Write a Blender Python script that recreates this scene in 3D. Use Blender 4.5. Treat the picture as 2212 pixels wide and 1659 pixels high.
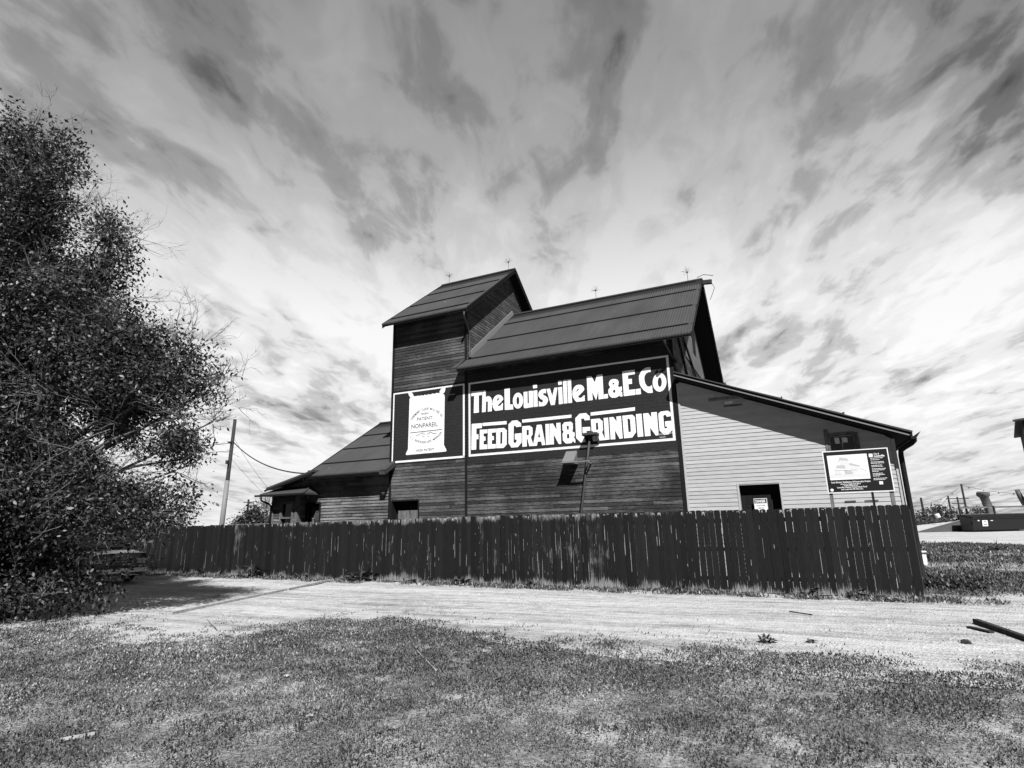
import bpy, bmesh, math, random
import numpy as np
from mathutils import Vector, Matrix, geometry
random.seed(7); RNG = np.random.default_rng(7)
S = bpy.context.scene
for o in list(bpy.data.objects): bpy.data.objects.remove(o)
R = math.radians
PI = math.pi

# ------------------------------------------------------------------ camera
cam = bpy.data.objects.new('camera', bpy.data.cameras.new('camera')); S.collection.objects.link(cam)
S.camera = cam
PITCH = math.atan(302/1236); ROLL = math.atan(.022)
fw = Vector((0, math.cos(PITCH), math.sin(PITCH))); up0 = Vector((0, -math.sin(PITCH), math.cos(PITCH))); r0 = Vector((1, 0, 0))
rt = math.cos(ROLL)*r0 - math.sin(ROLL)*up0; up = math.sin(ROLL)*r0 + math.cos(ROLL)*up0
mw = Matrix((( rt.x, up.x, -fw.x, 0), (rt.y, up.y, -fw.y, 0), (rt.z, up.z, -fw.z, 1.66), (0, 0, 0, 1)))
cam.matrix_world = mw
cam.data.sensor_width = 36; cam.data.lens = 36*1236/2212; cam.data.clip_start = .05; cam.data.clip_end = 6000

# ------------------------------------------------------------------ sun, sky, exposure
SUN_EL = R(47)
sdir = Vector((.177*math.cos(SUN_EL)/1.0, -.984*math.cos(SUN_EL), math.sin(SUN_EL))).normalized()
sun = bpy.data.objects.new('sun', bpy.data.lights.new('sun', 'SUN')); S.collection.objects.link(sun)
sun.data.energy = 5.0; sun.data.angle = R(.5); sun.data.color = (1, 1, 1)
sun.rotation_euler = sdir.to_track_quat('Z', 'Y').to_euler()
S.view_settings.view_transform = 'Standard'; S.view_settings.look = 'None'; S.view_settings.exposure = 1.2; S.view_settings.gamma = 1

class NT:
    def __init__(s, nt): s.nt = nt; nt.nodes.clear()
    def n(s, t, **k):
        nd = s.nt.nodes.new(t)
        for a, v in k.items():
            if a.startswith('i_'):
                key = a[2:]; key = int(key) if key.isdigit() else key.replace('_', ' ')
                inp = nd.inputs[key]
                if hasattr(v, 'is_output') and v.is_output: s.nt.links.new(v, inp)
                else: inp.default_value = v
            else: setattr(nd, a, v)
        return nd
    def l(s, a, b): s.nt.links.new(a, b)
    def math(s, op, a, b=0.0, c=None, clamp=False):
        nd = s.nt.nodes.new('ShaderNodeMath'); nd.operation = op; nd.use_clamp = clamp
        for i, v in enumerate((a, b) + ((c,) if c is not None else ())):
            if hasattr(v, 'is_output'): s.nt.links.new(v, nd.inputs[i])
            else: nd.inputs[i].default_value = v
        return nd.outputs[0]
    def ramp(s, fac, stops, interp='LINEAR'):
        nd = s.nt.nodes.new('ShaderNodeValToRGB'); cr = nd.color_ramp; cr.interpolation = interp
        while len(cr.elements) < len(stops): cr.elements.new(.5)
        for e, (p, v) in zip(cr.elements, stops): e.position = p; e.color = (v, v, v, 1)
        s.nt.links.new(fac, nd.inputs[0]); return nd.outputs[0]
    def noise(s, vec, scale, detail=4, rough=.55, dist=0.0, dim='3D'):
        nd = s.nt.nodes.new('ShaderNodeTexNoise'); nd.noise_dimensions = dim
        nd.inputs['Scale'].default_value = scale; nd.inputs['Detail'].default_value = detail
        nd.inputs['Roughness'].default_value = rough; nd.inputs['Distortion'].default_value = dist
        s.nt.links.new(vec, nd.inputs['Vector']); return nd.outputs[0]
    def mapv(s, vec, scale=(1, 1, 1), rot=(0, 0, 0), loc=(0, 0, 0)):
        nd = s.nt.nodes.new('ShaderNodeMapping'); nd.inputs['Scale'].default_value = scale
        nd.inputs['Rotation'].default_value = rot; nd.inputs['Location'].default_value = loc
        s.nt.links.new(vec, nd.inputs['Vector']); return nd.outputs[0]
    def mix(s, fac, a, b):
        nd = s.nt.nodes.new('ShaderNodeMix'); nd.data_type = 'FLOAT'
        for i, v in ((0, fac), (2, a), (3, b)):
            if hasattr(v, 'is_output'): s.nt.links.new(v, nd.inputs[i])
            else: nd.inputs[i].default_value = v
        return nd.outputs[0]

w = bpy.data.worlds.new('World'); S.world = w; w.use_nodes = True
t = NT(w.node_tree)
out = t.n('ShaderNodeOutputWorld')
sky = t.n('ShaderNodeTexSky', sky_type='NISHITA', sun_disc=False, sun_elevation=SUN_EL, sun_rotation=math.atan2(sdir.x, sdir.y))
sp = t.n('ShaderNodeSeparateColor'); t.l(sky.outputs[0], sp.inputs[0])
bg1 = t.n('ShaderNodeBackground', i_Strength=.05); t.l(t.math('MULTIPLY', sp.outputs[0], .26), bg1.inputs[0])      # red-filtered black and white sky
tc = t.n('ShaderNodeTexCoord'); sx = t.n('ShaderNodeSeparateXYZ'); t.l(tc.outputs['Generated'], sx.inputs[0])
x, y, z = sx.outputs
zz = t.math('ADD', t.math('MAXIMUM', z, 0), .13)
cx = t.n('ShaderNodeCombineXYZ'); t.l(t.math('DIVIDE', x, zz), cx.inputs[0]); t.l(t.math('DIVIDE', y, zz), cx.inputs[1]); cx.inputs[2].default_value = 3.3
P = cx.outputs[0]
az = t.math('ARCTAN2', x, y); el = t.math('ARCSINE', z)
Pr = t.mapv(P, (1, 1, 1), (0, 0, R(6)))
streak = t.noise(t.mapv(Pr, (2.2, .62, 1)), 1.25, 8, .58, .8)
mott = t.noise(t.mapv(Pr, (2.4, 1.3, 1), loc=(7, 3, 2)), 4.2, 5, .55, .5)
fine = t.noise(t.mapv(Pr, (2.6, 1.1, 1), loc=(4, 2, 1)), 1.5, 8, .54, .7)
big = t.noise(t.mapv(Pr, (.55, .3, 1), loc=(9.3, 1.7, 0)), 1.0, 3, .5, .3)
soft = t.noise(t.mapv(Pr, (3.2, .5, 1), loc=(1, 7, 5)), 1.0, 5, .5, .9)
cl = t.math('ADD', t.math('ADD', t.math('MULTIPLY', streak, .40), t.math('MULTIPLY', t.math('SUBTRACT', mott, .5), .32)), t.math('ADD', t.math('MULTIPLY', fine, .46), t.math('ADD', t.math('MULTIPLY', big, .26), t.math('MULTIPLY', soft, .16))))
# darker openings between the clouds, at their bearings
def hole(a, e, ra, re, rot, amp):
    da = t.math('SUBTRACT', az, R(a)); de = t.math('SUBTRACT', el, R(e))
    c, s_ = math.cos(R(rot)), math.sin(R(rot))
    p = t.math('DIVIDE', t.math('ADD', t.math('MULTIPLY', da, c), t.math('MULTIPLY', de, s_)), R(ra))
    q = t.math('DIVIDE', t.math('SUBTRACT', t.math('MULTIPLY', de, c), t.math('MULTIPLY', da, s_)), R(re))
    d2 = t.math('ADD', t.math('MULTIPLY', p, p), t.math('MULTIPLY', q, q))
    return t.math('MULTIPLY', t.math('EXPONENT', t.math('MULTIPLY', d2, -1.0)), amp)
acc = None
for h in [(-44.9, 34, 9, 3, -25, .12), (-35, 31, 10, 2.4, -25, .09), (-24, 27, 8, 1.5, -28, .06), (25, 15.5, 6, 2.2, 5, .15), (46, 28, 4, 8, 0, .20), (-19, 11, 6, 1.6, 0, .11), (-3, 38, 6, 4, -30, .05), (38, 19, 7, 1.3, 12, .05), (-12, 27, 5, 2, -35, .06), (-12, 21, 9, 5, 0, -.03), (34, 10, 7, 1.0, 5, .05)]:
    v = hole(*h); acc = v if acc is None else t.math('ADD', acc, v)
band = t.math('MULTIPLY', t.math('SMOOTH_MAX', t.math('SUBTRACT', el, R(24)), 0, .05), .10)     # thinner cloud overhead
clear = t.math('MULTIPLY', t.math('MULTIPLY', t.math('ADD', t.math('MULTIPLY', y, -1.0), .05), 1.6, clamp=True), .45)      # cloud cleared out of view, round the sun, so shaded fronts go darker
cl = t.math('SUBTRACT', t.math('SUBTRACT', t.math('SUBTRACT', cl, acc), band), clear)
mask = t.ramp(cl, [(.34, .05), (.46, .24), (.555, .56), (.64, .86), (.74, 1)], 'EASE')
bright = t.mix(t.ramp(el, [(.05, .18), (.16, 0), (.34, .10), (.48, .46), (.62, .80), (.85, 1)]), .44, .14)
cc = t.n('ShaderNodeCombineColor')
for i in range(3): t.l(bright, cc.inputs[i])
bg2 = t.n('ShaderNodeBackground', i_Strength=1.0); t.l(cc.outputs[0], bg2.inputs[0])
mx = t.n('ShaderNodeMixShader'); t.l(mask, mx.inputs[0]); t.l(bg1.outputs[0], mx.inputs[1]); t.l(bg2.outputs[0], mx.inputs[2])
t.l(mx.outputs[0], out.inputs[0])

# ------------------------------------------------------------------ materials (the photograph is black and white: all greys)
KA = .62      # common reflectance scale for this exposure
def mat(name, col=.3, rough=.8, spec=.08, fn=None, metal=0):
    m = bpy.data.materials.new(name); m.use_nodes = True
    t = NT(m.node_tree); o = t.n('ShaderNodeOutputMaterial'); b = t.n('ShaderNodeBsdfPrincipled')
    b.inputs['Roughness'].default_value = rough; b.inputs['Specular IOR Level'].default_value = spec; b.inputs['Metallic'].default_value = metal
    col *= KA; b.inputs['Base Color'].default_value = (col, col, col, 1)
    t.l(b.outputs[0], o.inputs[0])
    if fn:
        tc = t.n('ShaderNodeTexCoord')
        c, h = fn(t, tc.outputs['Object'])
        if c is not None:
            k = t.n('ShaderNodeCombineColor')
            c = t.math('MULTIPLY', c, KA)
            for i in range(3): t.l(c, k.inputs[i])
            t.l(k.outputs[0], b.inputs['Base Color'])
        if h is not None:
            hv, dist = h
            bp = t.n('ShaderNodeBump', i_Strength=1.0, i_Distance=dist); t.l(hv, bp.inputs['Height']); t.l(bp.outputs[0], b.inputs['Normal'])
    return m
def attr(t, name='rnd'):
    a = t.n('ShaderNodeAttribute', attribute_name=name); return a.outputs['Fac']

def siding_fn(dark, light, wear_lo=.45, wear_hi=.7, chips=True, amt=.10):
    def f(t, P):
        g = t.noise(t.mapv(P, (.9, .9, 16)), 3.0, 7, .75, .3)            # grain along the boards
        g2 = t.noise(t.mapv(P, (2.2, 2.2, 30)), 4.0, 5, .7)
        reg = t.noise(P, .55, 4, .6, .4)
        r = attr(t)
        v = t.math('ADD', t.math('MULTIPLY', g, .5), t.math('ADD', t.math('MULTIPLY', reg, .35), t.math('MULTIPLY', t.math('SUBTRACT', r, .5), amt)))
        c = t.ramp(v, [(.2, dark*.7), (wear_lo, dark), (wear_hi, light), (1, light*1.7)])
        c = t.math('MULTIPLY', c, t.ramp(g2, [(.3, .40), (.7, 1.7)]))
        if chips:
            ch = t.noise(t.mapv(P, (5, 5, 14), loc=(3, 1, 8)), 2.0, 5, .65)
            c = t.mix(t.ramp(ch, [(.70, 0), (.725, 1)]), c, .32)
        return c, (g, .006)
    return f
M = {}
M['siding'] = mat('weathered_siding', fn=siding_fn(.026, .11, .40, .50), rough=.75)
M['siding_tower'] = mat('tower_siding', fn=siding_fn(.034, .12, .40, .52), rough=.75)
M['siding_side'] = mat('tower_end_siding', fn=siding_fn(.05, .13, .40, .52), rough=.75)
M['siding_low'] = mat('log_siding', fn=siding_fn(.06, .22, .38, .52), rough=.75)
M['sign_ground'] = mat('sign_paint_dark', fn=siding_fn(.024, .032, .45, .6, False, .05), rough=.6)
M['trim'] = mat('dark_trim', fn=siding_fn(.012, .03, .45, .8, False, .1), rough=.7)
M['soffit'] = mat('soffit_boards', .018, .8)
def white_fn(t, P):
    g = t.noise(t.mapv(P, (.8, .8, 20)), 3.0, 5, .6)
    r = attr(t)
    s = t.noise(t.mapv(P, (2, 2, 6)), 1.6, 5, .6)
    v = t.math('ADD', t.math('MULTIPLY', g, .10), t.math('ADD', .35, t.math('MULTIPLY', r, .06)))
    return t.math('MULTIPLY', v, t.ramp(s, [(.3, .86), (.55, 1), (1, 1.05)])), (g, .002)
M['white_siding'] = mat('pale_siding', fn=white_fn, rough=.6)
def letter_fn(t, P):
    g = t.noise(t.mapv(P, (2, 2, 22)), 3.0, 5, .6)
    return t.math('MULTIPLY', t.ramp(g, [(.30, .50), (.44, .82), (1, .88)]), t.ramp(t.noise(P, 9.0, 6, .7), [(.28, .45), (.34, 1)])), None
M['letter'] = mat('white_sign_paint', fn=letter_fn, rough=.55)
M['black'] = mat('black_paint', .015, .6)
M['ink'] = mat('dark_lettering', .10, .7)
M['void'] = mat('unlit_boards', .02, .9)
def roof_fn(t, P):
    n = t.noise(t.mapv(P, (1.2, .5, .5)), .9, 5, .6)
    st = t.noise(t.mapv(P, (9, .6, .6)), 1.2, 4, .6)
    sp = t.noise(P, 7.0, 2, .5)
    c = t.math('MULTIPLY', t.ramp(n, [(.3, .044), (.7, .062)]), t.ramp(st, [(.3, .9), (.7, 1.1)]))
    return t.mix(t.ramp(sp, [(.775, 0), (.80, 1)]), c, .34), None
M['roof'] = mat('corrugated_roof_metal', fn=roof_fn, rough=.55, spec=.15)
M['pipe'] = mat('grey_pipe', .06, .5)
M['hood'] = mat('grey_sheet_metal', .16, .5)
M['flash'] = mat('flashing_metal', .20, .45)
M['plywood'] = mat('pale_board', fn=lambda t, P: (t.math('MULTIPLY', t.noise(t.mapv(P, (1, 3, .7)), 2.0, 5, .6), .30), None))
def fence_fn(t, P):
    g = t.noise(t.mapv(P, (26, 26, .9)), 2.0, 8, .75, .15)
    g2 = t.noise(t.mapv(P, (38, 38, 2.2)), 2.0, 5, .6)
    reg = t.noise(t.mapv(P, (.35, .35, .2)), 1.0, 3, .5)
    reg2 = t.noise(t.mapv(P, (1.6, 1.6, 1.3)), 1.3, 4, .6)
    r = attr(t)
    s = t.n('ShaderNodeSeparateXYZ'); t.l(P, s.inputs[0]); z = s.outputs[2]; X = s.outputs[0]
    low = t.math('MULTIPLY', t.math('SUBTRACT', 1, t.math('MULTIPLY', z, 3.2), clamp=True), .17)             # splash wear on the foot of the boards
    top = t.math('MULTIPLY', t.math('MULTIPLY', t.math('SUBTRACT', z, 1.66), 4.5, clamp=True), attr(t, 'worn'))  # peeled board ends
    base = t.math('ADD', t.math('MULTIPLY', g, .50), t.math('ADD', t.math('MULTIPLY', reg, .34), t.math('MULTIPLY', t.math('SUBTRACT', r, .5), .05)))
    base = t.math('ADD', base, t.math('ADD', .04, t.math('MULTIPLY', t.math('SUBTRACT', reg2, .5), .34)))
    v = t.math('ADD', base, t.math('ADD', low, top))
    v = t.math('ADD', v, attr(t, 'strip'))
    peel = t.ramp(v, [(.555, 0), (.60, 1)])
    pc = t.math('MULTIPLY', t.ramp(g2, [(.3, .08), (.7, .30)]), t.math('ADD', t.math('ADD', .75, t.math('MULTIPLY', low, 3.6)), t.math('MULTIPLY', attr(t, 'strip'), .9)))
    paint = t.math('MULTIPLY', t.ramp(g2, [(.3, .009), (.7, .019)]), t.math('ADD', .7, t.math('MULTIPLY', r, .45)))
    return t.mix(peel, paint, pc), (g, .004)
M['fence'] = mat('peeling_fence_paint', fn=fence_fn, rough=.7)
M['rail'] = mat('fence_rail_wood', .05, .85)
M['grey_wood'] = mat('grey_wood', fn=lambda t, P: (t.ramp(t.noise(t.mapv(P, (8, 8, 1.5)), 2.0, 5, .6), [(.3, .06), (.7, .2)]), None))
M['timber'] = mat('dark_timber', fn=lambda t, P: (t.ramp(t.noise(t.mapv(P, (20, 2, 20)), 2.0, 5, .6), [(.3, .015), (.6, .05), (.8, .2)]), None))
M['pale_wood'] = mat('pale_wood', fn=lambda t, P: (t.ramp(t.noise(t.mapv(P, (6, 6, 6)), 2.0, 5, .6), [(.3, .22), (.7, .5)]), None))
def gravel_fn(t, P):
    a = t.noise(P, 30, 4, .7); b = t.noise(P, 3.5, 6, .65); Q = t.mapv(P, rot=(0, 0, R(24))); st = t.noise(t.mapv(Q, (.30, 3.4, 1)), 1.5, 7, .7, .5)
    d = t.noise(t.mapv(Q, (.06, .9, 1)), 1.1, 4, .55, .3)
    v = t.math('ADD', t.math('MULTIPLY', a, .26), t.math('ADD', t.math('MULTIPLY', b, .20), t.math('ADD', t.math('MULTIPLY', st, .32), t.math('MULTIPLY', d, .22))))
    c = t.ramp(v, [(.39, .15), (.46, .35), (.53, .54), (.63, .68)])
    vor = t.n('ShaderNodeTexVoronoi', i_Scale=26.0); t.l(P, vor.inputs['Vector'])
    return c, (t.math('ADD', t.math('MULTIPLY', vor.outputs['Distance'], .6), t.math('ADD', a, t.math('MULTIPLY', st, .8))), .03)
M['gravel'] = mat('pale_gravel', fn=gravel_fn, rough=.95, spec=.1)
def soil_fn(t, P):
    a = t.noise(P, 22, 5, .7); b = t.noise(P, 1.1, 6, .6)
    v = t.math('ADD', t.math('MULTIPLY', a, .5), t.math('MULTIPLY', b, .5))
    return t.ramp(v, [(.40, .10), (.49, .22), (.58, .44)]), (a, .03)
M['soil'] = mat('dry_soil', fn=soil_fn, rough=.95, spec=.1)
M['field'] = mat('far_field', fn=lambda t, P: (t.ramp(t.noise(P, .12, 6, .6), [(.35, .09), (.65, .26)]), None), rough=1, spec=0)
def foliage_mat(name, lo, hi, trans=.25, rough=.5, spec=.2):
    m = bpy.data.materials.new(name); m.use_nodes = True; t = NT(m.node_tree)
    o = t.n('ShaderNodeOutputMaterial'); b = t.n('ShaderNodeBsdfPrincipled', i_Roughness=rough); b.inputs['Specular IOR Level'].default_value = spec
    r = attr(t); c = t.ramp(r, [(0, lo*.7), (.75, hi*.62), (1, hi*1.5)]); k = t.n('ShaderNodeCombineColor')
    for i in range(3): t.l(c, k.inputs[i])
    t.l(k.outputs[0], b.inputs['Base Color'])
    tr = t.n('ShaderNodeBsdfTranslucent'); t.l(k.outputs[0], tr.inputs[0])
    mx = t.n('ShaderNodeMixShader', i_0=trans); t.l(b.outputs[0], mx.inputs[1]); t.l(tr.outputs[0], mx.inputs[2]); t.l(mx.outputs[0], o.inputs[0])
    return m
M['leaf'] = foliage_mat('tree_leaves', .004, .070, .10, .45, .25)
M['leaf_far'] = foliage_mat('bush_leaves', .015, .08, .15)
M['grass'] = foliage_mat('grass_blades', .018, .19, .2)
M['grass_dark'] = foliage_mat('broad_leaves', .014, .075, .15)
M['bark'] = mat('tree_bark', fn=lambda t, P: (t.ramp(t.noise(P, 7, 4, .6), [(.3, .05), (.7, .18)]), None), rough=.9)
M['twig'] = mat('pale_twigs', .17, .8)
M['concrete'] = mat('concrete', fn=lambda t, P: (t.ramp(t.noise(P, 1.2, 6, .6), [(.3, .07), (.7, .10)]), None))
M['concrete_top'] = mat('pale_concrete', fn=lambda t, P: (t.ramp(t.noise(P, 2.0, 6, .6), [(.3, .38), (.7, .55)]), None))
M['car'] = mat('dark_car_paint', .012, .18, .6)
M['glass'] = mat('dark_glass', .01, .08, .6)
M['chrome'] = mat('chrome', .75, .22, .5, metal=1)
M['lamp_glass'] = mat('lamp_glass', .7, .2, .6)
M['rubber'] = mat('rubber', .012, .8)
M['steel_dark'] = mat('dark_steel', .008, .45, .4)
M['white'] = mat('white_enamel', .78, .5)
M['picture'] = mat('sign_print_white', .80, .5)
M['print_grey'] = mat('sign_print_grey', .48, .6)
M['print_pale'] = mat('sign_print_pale', .66, .6)
M['wire'] = mat('wire', .04, .6)

# ------------------------------------------------------------------ mesh builder
class MB:
    def __init__(s): s.v = []; s.f = []; s.r = []; s.w = []
    def face(s, pts, r=None, w=0):
        k = len(s.v); s.v += [tuple(p) for p in pts]; s.f.append(tuple(range(k, k+len(pts)))); s.r.append(random.random() if r is None else r); s.w.append(w)
    def box(s, x0, x1, y0, y1, z0, z1, r=None, w=0, M_=None):
        r = random.random() if r is None else r
        P = [Vector((x, y, z)) for z in (z0, z1) for y in (y0, y1) for x in (x0, x1)]
        if M_ is not None: P = [M_ @ p for p in P]
        k = len(s.v); s.v += [tuple(p) for p in P]
        for f in ((0, 2, 3, 1), (4, 5, 7, 6), (0, 1, 5, 4), (2, 6, 7, 3), (0, 4, 6, 2), (1, 3, 7, 5)):
            s.f.append(tuple(k+i for i in f)); s.r.append(r); s.w.append(w)
        return s
    def prism(s, poly, d, r=None, w=0):
        """poly: list of 3D points (planar); d: extrusion vector"""
        r = random.random() if r is None else r
        n = len(poly); k = len(s.v); d = Vector(d)
        s.v += [tuple(p) for p in poly] + [tuple(Vector(p)+d) for p in poly]
        s.f.append(tuple(range(k, k+n))); s.f.append(tuple(range(k+2*n-1, k+n-1, -1))); s.r += [r, r]; s.w += [w, w]
        for i in range(n):
            j = (i+1) % n; s.f.append((k+i, k+n+i, k+n+j, k+j)); s.r.append(r); s.w.append(w)
        return s
    def bar(s, a, b, wx, wz, up_=(0, 0, 1), r=None):
        a = Vector(a); b = Vector(b); d = (b-a).normalized(); u = Vector(up_)
        sx_ = d.cross(u)
        if sx_.length < 1e-4: sx_ = Vector((1, 0, 0))
        sx_.normalize(); uz = sx_.cross(d).normalized()
        q = [a+sx_*i*wx/2+uz*j*wz/2 for i, j in ((-1, -1), (1, -1), (1, 1), (-1, 1))]
        return s.prism(q, b-a, r)
    def tube(s, pts, rad, n=8, r=None, cap=True):
        r = random.random() if r is None else r
        pts = [Vector(p) for p in pts]; rr = rad if isinstance(rad, (list, tuple)) else [rad]*len(pts)
        k = len(s.v); prev = None
        for i, p in enumerate(pts):
            d = (pts[min(i+1, len(pts)-1)]-pts[max(i-1, 0)]).normalized()
            a = Vector((0, 0, 1)) if abs(d.z) < .9 else Vector((1, 0, 0))
            if prev is not None: a = prev
            sx_ = (a - d*a.dot(d)).normalized(); prev = sx_; sy_ = d.cross(sx_)
            for j in range(n):
                an = 2*PI*j/n; s.v.append(tuple(p+(sx_*math.cos(an)+sy_*math.sin(an))*rr[i]))
        for i in range(len(pts)-1):
            for j in range(n):
                s.f.append((k+i*n+j, k+i*n+(j+1) % n, k+(i+1)*n+(j+1) % n, k+(i+1)*n+j)); s.r.append(r); s.w.append(0)
        if cap:
            s.f.append(tuple(range(k+n-1, k-1, -1))); s.f.append(tuple(range(k+(len(pts)-1)*n, k+len(pts)*n))); s.r += [r, r]; s.w += [0, 0]
        return s
    def lathe(s, c, prof, n=20, r=None):
        r = random.random() if r is None else r
        k = len(s.v)
        for (rad, z) in prof:
            for j in range(n):
                a = 2*PI*j/n; s.v.append((c[0]+rad*math.cos(a), c[1]+rad*math.sin(a), c[2]+z))
        for i in range(len(prof)-1):
            for j in range(n):
                s.f.append((k+i*n+j, k+i*n+(j+1) % n, k+(i+1)*n+(j+1) % n, k+(i+1)*n+j)); s.r.append(r); s.w.append(0)
        s.f.append(tuple(range(k+n-1, k-1, -1))); s.f.append(tuple(range(k+(len(prof)-1)*n, k+len(prof)*n))); s.r += [r, r]; s.w += [0, 0]
        return s
    def build(s, name, m, parent=None, smooth=False, recalc=False):
        me = bpy.data.meshes.new(name); me.from_pydata(s.v, [], s.f); me.materials.append(M[m] if isinstance(m, str) else m)
        a = me.attributes.new('rnd', 'FLOAT', 'FACE'); a.data.foreach_set('value', s.r)
        if any(s.w): a = me.attributes.new('worn', 'FLOAT', 'FACE'); a.data.foreach_set('value', [0 if q >= 1 else q for q in s.w]); a = me.attributes.new('strip', 'FLOAT', 'FACE'); a.data.foreach_set('value', [1.0 if q >= 1 else 0 for q in s.w])
        if smooth: me.polygons.foreach_set('use_smooth', [True]*len(me.polygons))
        if recalc:
            bm = bmesh.new(); bm.from_mesh(me); bmesh.ops.recalc_face_normals(bm, faces=bm.faces); bm.to_mesh(me); bm.free()
        me.update()
        o = bpy.data.objects.new(name, me); S.collection.objects.link(o)
        if parent: o.parent = parent
        return o
def tag(o, label=None, cat=None, group=None, kind=None):
    if label: o['label'] = label
    if cat: o['category'] = cat
    if group: o['group'] = group
    if kind: o['kind'] = kind
    return o
def thing(name, label, cat, loc=(0, 0, 0), rz=0, group=None):
    o = bpy.data.objects.new(name, None); o.empty_display_size = .2; S.collection.objects.link(o)
    o.location = loc; o.rotation_euler = (0, 0, rz); return tag(o, label, cat, group)
def npmesh(name, V, F, m, rnd=None, parent=None):
    """V (n,3), F (k,4) or (k,3) arrays"""
    me = bpy.data.meshes.new(name); k, q = F.shape
    me.vertices.add(len(V)); me.vertices.foreach_set('co', V.astype(np.float32).ravel())
    me.loops.add(k*q); me.loops.foreach_set('vertex_index', F.astype(np.int32).ravel())
    me.polygons.add(k); me.polygons.foreach_set('loop_start', np.arange(0, k*q, q, dtype=np.int32)); me.polygons.foreach_set('loop_total', np.full(k, q, dtype=np.int32))
    if rnd is not None:
        a = me.attributes.new('rnd', 'FLOAT', 'FACE'); a.data.foreach_set('value', rnd.astype(np.float32))
    me.materials.append(M[m]); me.update(calc_edges=True)
    o = bpy.data.objects.new(name, me); S.collection.objects.link(o)
    if parent: o.parent = parent
    return o
def textmesh(body, size, align='LEFT', bold=0.0, sx_=1.0):
    """flat lettering: list of (verts2d, faces) of the built-in font"""
    cu = bpy.data.curves.new('t', 'FONT'); cu.body = body; cu.size = size; cu.align_x = align; cu.offset = bold; cu.resolution_u = 3
    ob = bpy.data.objects.new('t', cu); S.collection.objects.link(ob)
    bpy.context.view_layer.update()
    me = bpy.data.meshes.new_from_object(ob.evaluated_get(bpy.context.evaluated_depsgraph_get()))
    vs = [(v.co.x*sx_, v.co.y) for v in me.vertices]; fs = [tuple(p.vertices) for p in me.polygons]
    bpy.data.objects.remove(ob); bpy.data.curves.remove(cu); bpy.data.meshes.remove(me)
    return vs, fs
def addtext(mb, body, size, fn, align='LEFT', bold=0.0, sx_=1.0, width=None):
    vs, fs = textmesh(body, size, align, bold, 1.0)
    if width:
        w_ = max(v[0] for v in vs)-min(v[0] for v in vs); sx_ = width/w_
        if align == 'LEFT':
            m0 = min(v[0] for v in vs); vs = [(v[0]-m0, v[1]) for v in vs]
    k = len(mb.v); mb.v += [tuple(fn(x*sx_, y)) for x, y in vs]
    for f in fs: mb.f.append(tuple(k+i for i in f)); mb.r.append(.5); mb.w.append(0)

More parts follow.
